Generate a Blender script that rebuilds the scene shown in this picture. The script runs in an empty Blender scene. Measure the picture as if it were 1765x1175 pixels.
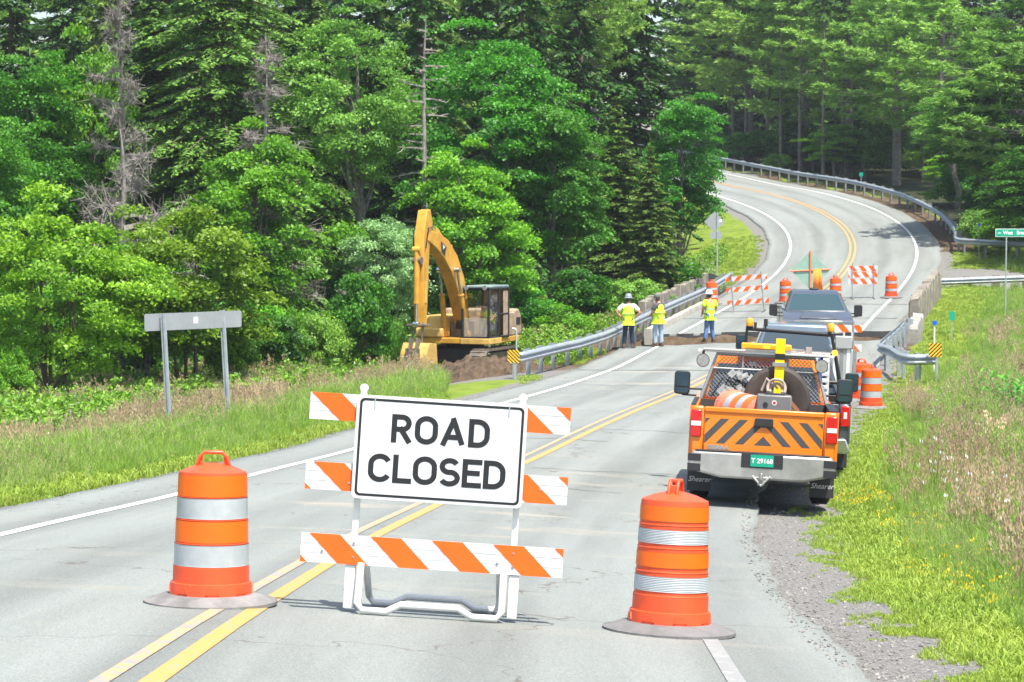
import bpy, math, random
import numpy as np
from mathutils import Vector, Matrix
random.seed(7); RNG=np.random.default_rng(11)
R=math.radians
# ---------------------------------------------------------------- camera, world, sun, exposure
S=bpy.context.scene
F=3800.; CXP=882.5; CYP=587.5; HOR=400.; PITCH=math.atan((CYP-HOR)/F)   # calibration of the photograph: 77.5 mm lens, 2.8 deg down
cd=bpy.data.cameras.new('camera'); cam=bpy.data.objects.new('camera',cd); S.collection.objects.link(cam)
cd.sensor_width=36; cd.lens=F/1765*36; cd.clip_start=.5; cd.clip_end=3000
cam.location=(0,0,0); cam.rotation_euler=(R(90)-PITCH,0,0); S.camera=cam
cd.dof.use_dof=True; cd.dof.focus_distance=19; cd.dof.aperture_fstop=11
SUN=Vector((.20,-.34,.92)).normalized()
wd=bpy.data.worlds.new('World'); S.world=wd; wd.use_nodes=True; nt=wd.node_tree
sky=nt.nodes.new('ShaderNodeTexSky'); sky.sky_type='NISHITA'; sky.sun_disc=False
sky.sun_elevation=math.asin(SUN.z); sky.sun_rotation=math.atan2(SUN.x,SUN.y); sky.air_density=1.2; sky.dust_density=2.5
nt.nodes['Background'].inputs[1].default_value=.13; nt.links.new(sky.outputs[0],nt.nodes['Background'].inputs[0])
sl=bpy.data.lights.new('sun','SUN'); sl.energy=4.6; sl.angle=R(.5); sl.color=(1,.955,.86)
so=bpy.data.objects.new('sun',sl); S.collection.objects.link(so); so.rotation_euler=SUN.to_track_quat('Z','Y').to_euler(); so.location=(0,0,60)
S.view_settings.view_transform='Standard'; S.view_settings.look='None'; S.view_settings.exposure=1.0; S.view_settings.gamma=1
# ---------------------------------------------------------------- helpers
C=S.collection
def tag(o,label=None,cat=None,group=None,kind=None):
    if label:o['label']=label
    if cat:o['category']=cat
    if group:o['group']=group
    if kind:o['kind']=kind
    return o
def thing(name,label,cat,loc=(0,0,0),M=None,group=None,rz=0):
    o=bpy.data.objects.new(name,None); C.objects.link(o); o.empty_display_size=.2
    if M is not None:o.matrix_world=M
    else:o.location=loc;o.rotation_euler=(0,0,rz)
    return tag(o,label,cat,group)
def dup(o,parent=None):
    c=o.copy();C.objects.link(c);c.parent=parent
    for ch in list(o.children):dup(ch,c)
    return c
MAT={}
def mat(name,col,rough=.6,metal=0,spec=.5,noise=0,nscale=8,col2=None,bump=0,bscale=60,emit=0,coat=0,alpha=1,trans=0,obj=True,detail=6,lo=.35,hi=.65,scuff=0,scol=(.12,.10,.09),sscale=5):
    if name in MAT:return MAT[name]
    m=bpy.data.materials.new(name);m.use_nodes=True;t=m.node_tree;b=t.nodes['Principled BSDF']
    b.inputs['Base Color'].default_value=(*col,1);b.inputs['Roughness'].default_value=rough;b.inputs['Metallic'].default_value=metal
    b.inputs['Specular IOR Level'].default_value=spec;b.inputs['Coat Weight'].default_value=coat;b.inputs['Alpha'].default_value=alpha
    b.inputs['Transmission Weight'].default_value=trans
    if emit:b.inputs['Emission Color'].default_value=(*col,1);b.inputs['Emission Strength'].default_value=emit
    tc=t.nodes.new('ShaderNodeTexCoord');src=tc.outputs['Object' if obj else 'Generated']
    if not obj: src=t.nodes.new('ShaderNodeNewGeometry').outputs['Position']
    if noise or col2:
        n=t.nodes.new('ShaderNodeTexNoise');n.inputs['Scale'].default_value=nscale;n.inputs['Detail'].default_value=detail;n.inputs['Roughness'].default_value=.65
        t.links.new(src,n.inputs['Vector']);r=t.nodes.new('ShaderNodeValToRGB')
        r.color_ramp.elements[0].position=lo;r.color_ramp.elements[1].position=hi
        c2=col2 or tuple(c*(1-noise) for c in col)
        r.color_ramp.elements[0].color=(*c2,1);r.color_ramp.elements[1].color=(*col,1)
        t.links.new(n.outputs['Fac'],r.inputs['Fac']);t.links.new(r.outputs['Color'],b.inputs['Base Color'])
    if bump:
        n=t.nodes.new('ShaderNodeTexNoise');n.inputs['Scale'].default_value=bscale;n.inputs['Detail'].default_value=4
        t.links.new(src,n.inputs['Vector']);u=t.nodes.new('ShaderNodeBump');u.inputs['Strength'].default_value=bump;u.inputs['Distance'].default_value=.01
        t.links.new(n.outputs['Fac'],u.inputs['Height']);t.links.new(u.outputs['Normal'],b.inputs['Normal'])
    if scuff:
        s1=t.nodes.new('ShaderNodeTexNoise');s1.inputs['Scale'].default_value=sscale;s1.inputs['Detail'].default_value=12;s1.inputs['Roughness'].default_value=.8;s1.inputs['Distortion'].default_value=1.5
        mp=t.nodes.new('ShaderNodeMapping');mp.inputs['Scale'].default_value=(1,1,.6);mp.inputs['Rotation'].default_value=(.3,.5,.2);t.links.new(src,mp.inputs['Vector']);t.links.new(mp.outputs[0],s1.inputs['Vector'])
        r1=t.nodes.new('ShaderNodeMapRange');r1.inputs[1].default_value=.60;r1.inputs[2].default_value=.74;r1.inputs[4].default_value=scuff;t.links.new(s1.outputs['Fac'],r1.inputs[0])
        mx=t.nodes.new('ShaderNodeMix');mx.data_type='RGBA';mx.inputs['B'].default_value=(*scol,1);bc=b.inputs['Base Color']
        if bc.links:t.links.new(bc.links[0].from_socket,mx.inputs['A'])
        else:mx.inputs['A'].default_value=(*col,1)
        t.links.new(r1.outputs[0],mx.inputs['Factor']);t.links.new(mx.outputs['Result'],bc)
    MAT[name]=m;return m
def clip(poly,a,b,c):  # keep a*x+b*y<=c
    out=[]
    for i in range(len(poly)):
        p,q=poly[i],poly[(i+1)%len(poly)];dp=a*p[0]+b*p[1]-c;dq=a*q[0]+b*q[1]-c
        if dp<=0:out.append(p)
        if dp*dq<0:t=dp/(dp-dq);out.append((p[0]+(q[0]-p[0])*t,p[1]+(q[1]-p[1])*t))
    return out
def cliprect(poly,x0,x1,z0,z1):
    for a,b,c in((1,0,x1),(-1,0,-x0),(0,1,z1),(0,-1,-z0)):
        poly=clip(poly,a,b,c)
        if len(poly)<3:return []
    return poly
class MB:
    def __init__(s):s.v=[];s.f=[];s.m=[];s.mi=0;s.T=None
    def add(s,vs,fs):
        n=len(s.v)
        for v in vs:s.v.append(tuple(s.T@Vector(v)) if s.T is not None else tuple(v))
        for f in fs:s.f.append(tuple(i+n for i in f));s.m.append(s.mi)
        return s
    def box(s,c,d,rot=None):
        x,y,z=d[0]/2,d[1]/2,d[2]/2
        vs=[Vector((a*x,b*y,e*z)) for a in(-1,1) for b in(-1,1) for e in(-1,1)]
        if rot is not None:vs=[rot@v for v in vs]
        vs=[v+Vector(c) for v in vs]
        return s.add(vs,[(0,1,3,2),(4,6,7,5),(0,4,5,1),(2,3,7,6),(0,2,6,4),(1,5,7,3)])
    def bx(s,x0,x1,y0,y1,z0,z1):return s.box(((x0+x1)/2,(y0+y1)/2,(z0+z1)/2),(x1-x0,y1-y0,z1-z0))
    def hexa(s,b,t):  # bottom 4 pts, top 4 pts (ccw)
        return s.add(list(b)+list(t),[(3,2,1,0),(4,5,6,7),(0,1,5,4),(1,2,6,5),(2,3,7,6),(3,0,4,7)])
    def cyl(s,p0,p1,r0,r1=None,n=14,cap=True):
        r1=r0 if r1 is None else r1;p0=Vector(p0);p1=Vector(p1);d=(p1-p0).normalized();u=d.orthogonal().normalized();w=d.cross(u)
        vs=[];
        for p,r in((p0,r0),(p1,r1)):
            for i in range(n):a=2*math.pi*i/n;vs.append(p+(u*math.cos(a)+w*math.sin(a))*r)
        fs=[(i,(i+1)%n,n+(i+1)%n,n+i) for i in range(n)]
        if cap:fs+=[tuple(range(n-1,-1,-1)),tuple(range(n,2*n))]
        return s.add(vs,fs)
    def tube(s,pts,r,n=8,cap=True,sx=1):
        pts=[Vector(p) for p in pts];vs=[];fs=[];rr=r if hasattr(r,'__len__') else [r]*len(pts)
        up=None
        for k,p in enumerate(pts):
            d=(pts[min(k+1,len(pts)-1)]-pts[max(k-1,0)]).normalized()
            u=d.orthogonal().normalized() if up is None else (up-d*up.dot(d)).normalized()
            up=u;w=d.cross(u)
            for i in range(n):a=2*math.pi*i/n;vs.append(p+(u*math.cos(a)+w*math.sin(a))*rr[k])
        for k in range(len(pts)-1):
            for i in range(n):fs.append((k*n+i,k*n+(i+1)%n,(k+1)*n+(i+1)%n,(k+1)*n+i))
        if cap:fs+=[tuple(range(n-1,-1,-1)),tuple(range((len(pts)-1)*n,len(pts)*n))]
        return s.add(vs,fs)
    def lathe(s,prof,n=32,c=(0,0,0),cap=True):
        vs=[];fs=[]
        for r,z in prof:
            for i in range(n):a=2*math.pi*i/n;vs.append((c[0]+r*math.cos(a),c[1]+r*math.sin(a),c[2]+z))
        for k in range(len(prof)-1):
            for i in range(n):fs.append((k*n+i,k*n+(i+1)%n,(k+1)*n+(i+1)%n,(k+1)*n+i))
        if cap:fs+=[tuple(range(n-1,-1,-1)),tuple(range((len(prof)-1)*n,len(prof)*n))]
        return s.add(vs,fs)
    def prism(s,poly,ax,a,b):
        def P(p,t):return (t,p[0],p[1]) if ax=='x' else (p[0],t,p[1]) if ax=='y' else (p[0],p[1],t)
        n=len(poly);vs=[P(p,a) for p in poly]+[P(p,b) for p in poly]
        return s.add(vs,[tuple(range(n-1,-1,-1)),tuple(range(n,2*n))]+[(i,(i+1)%n,n+(i+1)%n,n+i) for i in range(n)])
    def sweep(s,path,prof,closed=False):  # prof (lateral,z) swept along a path with vertical z
        path=[Vector(p) for p in path];n=len(prof);vs=[];fs=[]
        for k,p in enumerate(path):
            d=path[min(k+1,len(path)-1)]-path[max(k-1,0)];d.z=0;d.normalize();w=Vector((d.y,-d.x,0))
            for a,z in prof:vs.append(p+w*a+Vector((0,0,z)))
        m=n if closed else n-1
        for k in range(len(path)-1):
            for i in range(m):fs.append((k*n+i,k*n+(i+1)%n,(k+1)*n+(i+1)%n,(k+1)*n+i))
        if closed:fs+=[tuple(range(n-1,-1,-1)),tuple(range((len(path)-1)*n,len(path)*n))]
        return s.add(vs,fs)
    def build(s,name,mats,parent=None,bevel=0,smooth=True,seg=2,kind=None,label=None):
        me=bpy.data.meshes.new(name);me.from_pydata(s.v,[],s.f)
        for m in (mats if isinstance(mats,(list,tuple)) else [mats]):me.materials.append(m)
        me.polygons.foreach_set('material_index',s.m)
        import bmesh
        bm=bmesh.new();bm.from_mesh(me);bmesh.ops.recalc_face_normals(bm,faces=bm.faces);bm.to_mesh(me);bm.free()
        if smooth:
            me.polygons.foreach_set('use_smooth',[True]*len(me.polygons));me.set_sharp_from_angle(angle=R(38))
        o=bpy.data.objects.new(name,me);C.objects.link(o);o.parent=parent
        if bevel:
            b=o.modifiers.new('bevel','BEVEL');b.width=bevel;b.segments=seg;b.limit_method='ANGLE';b.angle_limit=R(40);b.harden_normals=False
        if kind:o['kind']=kind
        if label:o['label']=label
        return o
def text(body,size,m,parent,M,name='lettering',shear=0,ext=.001,offset=0,sx=1):
    cu=bpy.data.curves.new('t','FONT');cu.body=body;cu.size=size;cu.shear=shear;cu.extrude=ext;cu.offset=offset;cu.align_x='CENTER';cu.align_y='CENTER';cu.resolution_u=3
    o=bpy.data.objects.new('t',cu);C.objects.link(o);bpy.context.view_layer.update()
    me=bpy.data.meshes.new_from_object(o.evaluated_get(bpy.context.evaluated_depsgraph_get()));bpy.data.objects.remove(o)
    me.transform(M@Matrix.Diagonal((sx,1,1,1)));me.materials.clear();me.materials.append(m);me.name=name
    r=bpy.data.objects.new(name,me);C.objects.link(r);r.parent=parent;return r
RX=Matrix.Rotation(R(90),4,'X')
def TM(x,y,z):return Matrix.Translation((x,y,z))
# ---------------------------------------------------------------- road course (metres, eye at z=0)
KX0,KH0=-2.045,.024
KZ=[-2.035,-2.823,-3.476,-3.857,-3.956,-4.091,-4.123,-3.9,-3.489,-2.91,-2.029,-.942,.307,1.484,2.497,3.313,4.348,5.39,6.432,7.472,8.509,9.544]
KK=[-.259,.597,.772,.556,.174,-.157,-.114,.263,.419,.09,-.526,-1.152,-1.383,-1.121,-.655,-.301,-.241,-.396,-.675,-1.014,-1.375,-1.74]
KE=[-4.234,-4.785,-3.748,-2.102,-1.822,-1.199,-.388,.287,.986,1.746,2.576,3.487,4.399,5.524,5.611,4.478,3.456,2.606,1.996,1.579,1.318,1.194]
_s=np.arange(0,210.01,.5);_k=np.arange(22)*10.
_kk=np.interp(_s,_k,KK)/100;_h=KH0+np.concatenate([[0],np.cumsum((_kk[1:]+_kk[:-1])/2*.5)])
_x=KX0+np.concatenate([[0],np.cumsum(np.sin((_h[1:]+_h[:-1])/2)*.5)])
_y=8+np.concatenate([[0],np.cumsum(np.cos((_h[1:]+_h[:-1])/2)*.5)])
_z=np.interp(_s,_k,KZ);_w=np.hanning(21);_w/=_w.sum();_z=np.convolve(np.pad(_z,10,'edge'),_w,'valid');_e=np.interp(_s,_k,KE)/100
_z[:12]=_z[12]+(_z[12]-_z[24])/12*(12-np.arange(12))
# extend towards and behind the camera, and on beyond the bend
n0=80;sl0=(_z[1]-_z[0]);_pre=np.arange(-n0,0)
_s=np.concatenate([_pre*.5,_s]);_x=np.concatenate([_x[0]+_pre*.5*math.sin(_h[0]),_x]);_y=np.concatenate([_y[0]+_pre*.5,_y])
_z=np.concatenate([_z[0]+_pre*sl0*np.exp(_pre/60.),_z]);_e=np.concatenate([np.full(n0,_e[0]),_e]);_h=np.concatenate([np.full(n0,_h[0]),_h])
def st(s):
    f=lambda a:np.interp(s,_s,a)
    return f(_x),f(_y),f(_z),f(_h),f(_e)
def rp(s,o,dz=0):
    "point on the road surface at station s, offset o to the right"
    x,y,z,h,e=st(s);oc=np.clip(o,-6,6)
    return np.stack([x+np.cos(h)*o,y-np.sin(h)*o,z-np.abs(oc)*.015+oc*e+dz],-1)
def locate(x,y):
    yc=np.array(y,float)
    for _ in range(3):
        h=np.interp(yc,_y,_h);o=(x-np.interp(yc,_y,_x))*np.cos(h)-(y-yc)*np.sin(h)
        yc=y+np.clip(o,-14,14)*np.sin(h)
    return np.interp(yc,_y,_s),o
def sstep(a,b,x):
    t=np.clip((x-a)/(b-a),0,1);return t*t*(3-2*t)
def vnoise(x,y,sc,seed=0):
    x=x/sc+seed*17.3;y=y/sc-seed*9.1;return (np.sin(x*1.3+np.sin(y*1.7))*np.cos(y*1.1+np.sin(x*.9))+.5*np.sin(x*2.9+y*1.7)*np.cos(y*3.1-x))/1.5
GAPL,GAPR=(68.9,74.3),(72.6,76.4)
def gap(o,j=True):
    t=np.clip((o+4.5)/9,0,1);n=.16*np.sin(o*3.1)+.1*np.sin(o*7.7+1) if j else 0
    return GAPL[0]+(GAPR[0]-GAPL[0])*t+n,GAPL[1]+(GAPR[1]-GAPL[1])*t+n*.6
def terrain(x,y):
    x=np.asarray(x,float);y=np.asarray(y,float);s,o=locate(x,y);a=np.abs(o);oc=np.clip(o,-5.5,5.5)
    z=np.interp(s,_s,_z)-np.abs(oc)*.015+oc*np.interp(s,_s,_e)-.075
    left=o<0
    z=z-np.where(left,.75*sstep(5.5,11,a),.45*sstep(6.5,12,a)*(1-sstep(100,115,s))+.0*a)
    z=z+sstep(5.5,9,a)*(.07*vnoise(x,y,2.5)+.12*vnoise(x,y,9,2))
    z=z+sstep(125,165,y)*sstep(14,45,a)*3.5*(~left)
    z=z+sstep(86,125,y)*sstep(14,45,a)*3.0*left
    g0,g1=gap(o,False);m=(g0+g1)/2;wd=(g1-g0)/2
    z=z-1.7*(1-sstep(wd-.9,wd-.1,np.abs(s-m)))*(1-sstep(5.5,8,a))
    return z
def TZ(x,y):return float(terrain(x,y))
def G(px,d):
    "ground point seen in column px of the photograph at depth d"
    x=(px-CXP)/F*d;z=-4.
    for _ in range(6):y=(d+z*math.sin(PITCH))/math.cos(PITCH);z=TZ(x,y)
    return Vector((x,y,z))
def W(px,py,d):
    u=(px-CXP)/F*d;v=(py-CYP)/F*d;c,s=math.cos(PITCH),math.sin(PITCH)
    return Vector((u,d*c-v*s,-d*s-v*c))
def ppx(P):
    c,s=math.cos(PITCH),math.sin(PITCH);d=P[1]*c-P[2]*s;return CXP+F*P[0]/d,CYP-F*(P[2]*c+P[1]*s)/d,d
def onroad(px,d,rz=None,amount=1,roll=None):
    "matrix standing on the road at column px, depth d, tilted with the cross fall"
    g=G(px,d);s,o=locate(g.x,g.y);s=float(s);o=float(o);p=Vector(rp(s,o));a=Vector(rp(s+.5,o))-Vector(rp(s-.5,o));b=Vector(rp(s,o+.3))-Vector(rp(s,o-.3))
    n=b.cross(a).normalized();
    if abs(o)>4.5: p.z=g.z
    n=(n*amount+Vector((0,0,1))*(1-amount)).normalized()
    h=float(np.interp(s,_s,_h));ang=-h if rz is None else rz
    f=Vector((-math.sin(ang),math.cos(ang),0));r=f.cross(n).normalized();f=n.cross(r)
    M=Matrix((r,f,n)).transposed().to_4x4()
    if roll is not None:M=M@Matrix.Rotation(R(roll),4,'Y')
    M.translation=p;return M
# ---------------------------------------------------------------- materials for ground
def ground_mat():
    m=bpy.data.materials.new('ground_soil_and_turf');m.use_nodes=True;t=m.node_tree;N=t.nodes.new;L=t.links.new;b=t.nodes['Principled BSDF'];b.inputs['Roughness'].default_value=.95;b.inputs['Specular IOR Level'].default_value=.15
    pos=N('ShaderNodeNewGeometry').outputs['Position']
    def noise(sc,d=8):n=N('ShaderNodeTexNoise');n.inputs['Scale'].default_value=sc;n.inputs['Detail'].default_value=d;n.inputs['Roughness'].default_value=.7;L(pos,n.inputs['Vector']);return n.outputs['Fac']
    def ramp(f,*st):
        r=N('ShaderNodeValToRGB');e=r.color_ramp.elements
        while len(e)<len(st):e.new(.5)
        for i,(p,c) in enumerate(st):e[i].position=p;e[i].color=(*c,1)
        L(f,r.inputs['Fac']);return r.outputs['Color']
    def mix(f,a,c):x=N('ShaderNodeMix');x.data_type='RGBA';L(f,x.inputs['Factor']);L(a,x.inputs['A']);L(c,x.inputs['B']);return x.outputs['Result']
    def attr(n):a=N('ShaderNodeAttribute');a.attribute_name=n;return a.outputs['Fac']
    turf=ramp(noise(1.4),(.3,(.07,.12,.015)),(.5,(.14,.20,.025)),(.7,(.20,.23,.04)))
    grav=ramp(noise(34,10),(.3,(.06,.058,.055)),(.5,(.155,.151,.143)),(.72,(.34,.33,.31)))
    dirt=ramp(noise(3,10),(.3,(.045,.03,.018)),(.6,(.12,.085,.055)),(.8,(.21,.16,.115)))
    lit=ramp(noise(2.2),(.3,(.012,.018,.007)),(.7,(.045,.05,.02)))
    def sharp(a,sc,w=.12):  # ragged border of an area
        x=N('ShaderNodeMath');x.operation='ADD';L(attr(a),x.inputs[0]);y=N('ShaderNodeMath');y.operation='SUBTRACT';L(noise(sc,6),y.inputs[0]);y.inputs[1].default_value=.5
        L(y.outputs[0],x.inputs[1]);r=N('ShaderNodeMapRange');r.inputs[1].default_value=.5-w;r.inputs[2].default_value=.5+w;L(x.outputs[0],r.inputs[0]);return r.outputs[0]
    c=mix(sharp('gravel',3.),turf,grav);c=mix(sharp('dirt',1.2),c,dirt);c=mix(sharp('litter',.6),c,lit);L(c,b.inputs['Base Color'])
    u=N('ShaderNodeBump');u.inputs['Strength'].default_value=.6;u.inputs['Distance'].default_value=.03;L(noise(30),u.inputs['Height']);L(u.outputs['Normal'],b.inputs['Normal']);return m
def asphalt_mat(name,near):
    m=bpy.data.materials.new(name);m.use_nodes=True;t=m.node_tree;N=t.nodes.new;L=t.links.new;b=t.nodes['Principled BSDF'];b.inputs['Roughness'].default_value=.8;b.inputs['Specular IOR Level'].default_value=.35
    pos=N('ShaderNodeNewGeometry').outputs['Position']
    def noise(sc,d=6,v=None,r=.6):n=N('ShaderNodeTexNoise');n.inputs['Scale'].default_value=sc;n.inputs['Detail'].default_value=d;n.inputs['Roughness'].default_value=r;L(v or pos,n.inputs['Vector']);return n.outputs['Fac']
    def ramp(f,*st):
        r=N('ShaderNodeValToRGB');e=r.color_ramp.elements
        while len(e)<len(st):e.new(.5)
        for i,(p,c) in enumerate(st):e[i].position=p;e[i].color=(*c,1)
        L(f,r.inputs['Fac']);return r.outputs['Color']
    def mixc(a,c,f,bt='MIX'):
        x=N('ShaderNodeMix');x.data_type='RGBA';x.blend_type=bt
        if isinstance(f,float):x.inputs['Factor'].default_value=f
        else:L(f,x.inputs['Factor'])
        L(a,x.inputs['A']);L(c,x.inputs['B']);return x.outputs['Result']
    at=N('ShaderNodeAttribute');at.attribute_name='uvroad';mp=N('ShaderNodeMapping');mp.inputs['Scale'].default_value=(1.2,.09,1);L(at.outputs['Vector'],mp.inputs['Vector'])
    streak=ramp(noise(1.0,5,mp.outputs['Vector']),(.3,(.80,.80,.79)),(.7,(1.12,1.12,1.12)))
    agg=ramp(noise(70,4,None,.85),(.30,(.095,.102,.097)),(.5,(.19,.205,.194)),(.72,(.32,.34,.32)))
    c=mixc(agg,streak,1.0,'MULTIPLY')
    sx=N('ShaderNodeSeparateXYZ');L(at.outputs['Vector'],sx.inputs[0]);ab=N('ShaderNodeMath');ab.operation='ABSOLUTE';L(sx.outputs[0],ab.inputs[0]);m1=N('ShaderNodeMath');m1.operation='MULTIPLY_ADD';L(ab.outputs[0],m1.inputs[0]);m1.inputs[1].default_value=3.7;m1.inputs[2].default_value=-6.3
    cs=N('ShaderNodeMath');cs.operation='COSINE';L(m1.outputs[0],cs.inputs[0]);tr=ramp(cs.outputs[0],(0,(1.04,1.04,1.04)),(1,(.86,.86,.86)));c=mixc(c,tr,1.0,'MULTIPLY')
    sp=ramp(noise(4.5,9,None,.8),(.64,(0,0,0)),(.70,(.5,.5,.5)));oil=N('ShaderNodeRGB');oil.outputs[0].default_value=(.07,.07,.068,1);c=mixc(c,oil.outputs[0],sp)
    mp2=N('ShaderNodeMapping');mp2.inputs['Scale'].default_value=(.35,.9,1);L(at.outputs['Vector'],mp2.inputs['Vector'])
    big=ramp(noise(.9,7,mp2.outputs['Vector'],.7),(.55,(0,0,0)),(.66,(1,1,1)))
    a2=N('ShaderNodeAttribute');a2.attribute_name='dust';mu=N('ShaderNodeMath');mu.operation='MULTIPLY';L(big,mu.inputs[0]);L(a2.outputs['Fac'],mu.inputs[1])
    sand=ramp(noise(20),(.3,(.21,.195,.16)),(.7,(.34,.31,.26)));c=mixc(c,sand,mu.outputs[0])
    dk=ramp(noise(1.6,8,mp2.outputs['Vector'],.75),(.70,(0,0,0)),(.74,(1,1,1)));m3=N('ShaderNodeMath');m3.operation='MULTIPLY';L(dk,m3.inputs[0]);L(a2.outputs['Fac'],m3.inputs[1])
    blk=N('ShaderNodeRGB');blk.outputs[0].default_value=(.10,.085,.07,1);c=mixc(c,blk.outputs[0],m3.outputs[0])
    vo=N('ShaderNodeTexVoronoi');vo.feature='DISTANCE_TO_EDGE';vo.inputs['Scale'].default_value=.22;
    wv=N('ShaderNodeMapping');nz=N('ShaderNodeTexNoise');nz.inputs['Scale'].default_value=2.;L(pos,nz.inputs['Vector']);ad=N('ShaderNodeVectorMath');ad.operation='ADD';L(pos,ad.inputs[0]);L(nz.outputs['Color'],ad.inputs[1]);L(ad.outputs[0],vo.inputs['Vector'])
    cr=ramp(vo.outputs['Distance'],(0,(1,1,1)),(.0012,(0,0,0)));c=mixc(c,blk.outputs[0],cr)
    L(c,b.inputs['Base Color'])
    u=N('ShaderNodeBump');u.inputs['Strength'].default_value=.35;u.inputs['Distance'].default_value=.006;L(noise(160,2),u.inputs['Height']);L(u.outputs['Normal'],b.inputs['Normal'])
    return m
def paint_mat(name,col,wear):
    m=bpy.data.materials.new(name);m.use_nodes=True;t=m.node_tree;N=t.nodes.new;L=t.links.new;b=t.nodes['Principled BSDF'];b.inputs['Roughness'].default_value=.6
    pos=N('ShaderNodeNewGeometry').outputs['Position'];n=N('ShaderNodeTexNoise');n.inputs['Scale'].default_value=9;n.inputs['Detail'].default_value=10;n.inputs['Roughness'].default_value=.75;L(pos,n.inputs['Vector'])
    r=N('ShaderNodeValToRGB');r.color_ramp.elements[0].position=wear-.05;r.color_ramp.elements[1].position=wear+.05
    r.color_ramp.elements[0].color=(.24,.24,.235,1);r.color_ramp.elements[1].color=(*col,1);L(n.outputs['Fac'],r.inputs['Fac']);L(r.outputs['Color'],b.inputs['Base Color']);return m
GM=ground_mat();AS=asphalt_mat('asphalt',1)
PW=paint_mat('white_road_paint',(.68,.68,.66),.34);PWF=paint_mat('faded_white_road_paint',(.36,.36,.35),.58);PY=paint_mat('yellow_road_paint',(.48,.27,.075),.42);PYF=paint_mat('faded_yellow_road_paint',(.45,.30,.12),.50)
# ---------------------------------------------------------------- terrain: one sheet out to the horizon
def axis(fine0,fine1,step,lo,hi,g=1.25):
    a=list(np.arange(fine0,fine1+1e-6,step));d=step
    while a[-1]<hi:d*=g;a.append(a[-1]+d)
    d=step
    while a[0]>lo:d*=g;a.insert(0,a[0]-d)
    return np.array(a)
def grid_mesh(name,X,Y,Z,m):
    ny,nx=X.shape;me=bpy.data.meshes.new(name);co=np.stack([X,Y,Z],-1).reshape(-1,3);i=np.arange(ny*nx).reshape(ny,nx)
    q=np.stack([i[:-1,:-1],i[:-1,1:],i[1:,1:],i[1:,:-1]],-1).reshape(-1,4)
    me.vertices.add(len(co));me.vertices.foreach_set('co',co.ravel().astype(np.float32));me.loops.add(q.size);me.loops.foreach_set('vertex_index',q.ravel().astype(np.int32))
    me.polygons.add(len(q));me.polygons.foreach_set('loop_start',np.arange(0,q.size,4,dtype=np.int32));me.polygons.foreach_set('use_smooth',np.ones(len(q),bool));me.update(calc_edges=True)
    me.materials.append(m);o=bpy.data.objects.new(name,me);C.objects.link(o);return o
def fattr(o,n,v):a=o.data.attributes.new(n,'FLOAT','POINT');a.data.foreach_set('value',np.asarray(v,np.float32).ravel())
gx=axis(-26,27,.4,-900,900);gy=axis(6,112,.4,-60,1500,1.2)
X,Y=np.meshgrid(gx,gy);Z=terrain(X,Y)
def dig(x,y,cx,cy,r,sx=1.):return np.exp(-(((x-cx)/sx)**2+(y-cy)**2)/r**2)
ground=grid_mesh('ground',X,Y,Z,GM);ground['kind']='structure'
s_,o_=locate(X,Y);ao=np.abs(o_);gv=np.zeros_like(X)
gv=np.where(o_>0,np.where(s_<60,1.15-sstep(4.7,6.3,ao)*1.05,.9-sstep(4.6,5.8,ao)),1.2-sstep(4.55,5.5,ao)*1.1)
gv=np.where(ao<4.6,1.1,gv);gv=np.where((o_>0)&(s_>20)&(s_<60)&(ao>4.6),gv-.15,gv)
gv=np.where((o_>4.5)&(np.abs(s_-99)<3.5),1.0-.12*np.maximum(ao-6,0),gv)
EX=G(790,76)
di=1.2*dig(X,Y,EX.x+.5,EX.y-5,3.6,1.3)+1.1*dig(X,Y,EX.x+2,EX.y-1,4)+.35*(o_<0)*dig(X,Y,float(rp(58,-7.5)[0]),float(rp(58,-7.5)[1]),2.2)+np.where((np.abs(s_-72.5)<5)&((ao<5.4)|((o_<0)&(ao<6.5))),.9,0)
di=di+.8*dig(X,Y,22.,63.,2.4)+.8*np.exp(-((s_-58)/1.3)**2)*(o_>12)
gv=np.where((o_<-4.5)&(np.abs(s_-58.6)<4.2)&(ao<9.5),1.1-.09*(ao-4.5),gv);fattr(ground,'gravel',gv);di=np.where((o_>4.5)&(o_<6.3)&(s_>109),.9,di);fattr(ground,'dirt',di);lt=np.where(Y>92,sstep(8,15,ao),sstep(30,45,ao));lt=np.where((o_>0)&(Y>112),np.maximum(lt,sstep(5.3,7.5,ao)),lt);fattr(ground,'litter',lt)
# ---------------------------------------------------------------- road
def dustv(s,o):return np.clip(np.exp(-((s-54)/9)**2)*1.3+np.exp(-((s-19)/9)**2)*.8*(o>-1.8)+.15,0,1.2)
def ribbon(name,s0,s1,o0,o1,m,dz,edges=None,ds=.5,no=13,thick=0,jag=None):
    ns=max(2,int(round((float(np.max(s1))-float(np.min(s0)))/ds))+1);os_=np.linspace(o0,o1,no);T=np.linspace(0,1,ns)[:,None]
    ss=np.broadcast_to(s0,(no,))*(1-T)+np.broadcast_to(s1,(no,))*T;oo=np.broadcast_to(os_,ss.shape).copy()
    if jag:
        wj=np.clip((np.abs(oo)-2.2)/2.3,0,1);oo=oo+wj*np.where(oo<0,jag(ss,-1),jag(ss,1))
    P=rp(ss,oo,dz)
    o=grid_mesh(name,P[...,0],P[...,1],P[...,2],m);a=o.data.attributes.new('uvroad','FLOAT_VECTOR','POINT')
    a.data.foreach_set('vector',np.stack([oo,ss,ss*0],-1).astype(np.float32).ravel());fattr(o,'dust',dustv(ss,oo))
    if thick:
        sd=o.modifiers.new('t','SOLIDIFY');sd.thickness=thick;sd.offset=-1
    o['kind']='structure';return o
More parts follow.
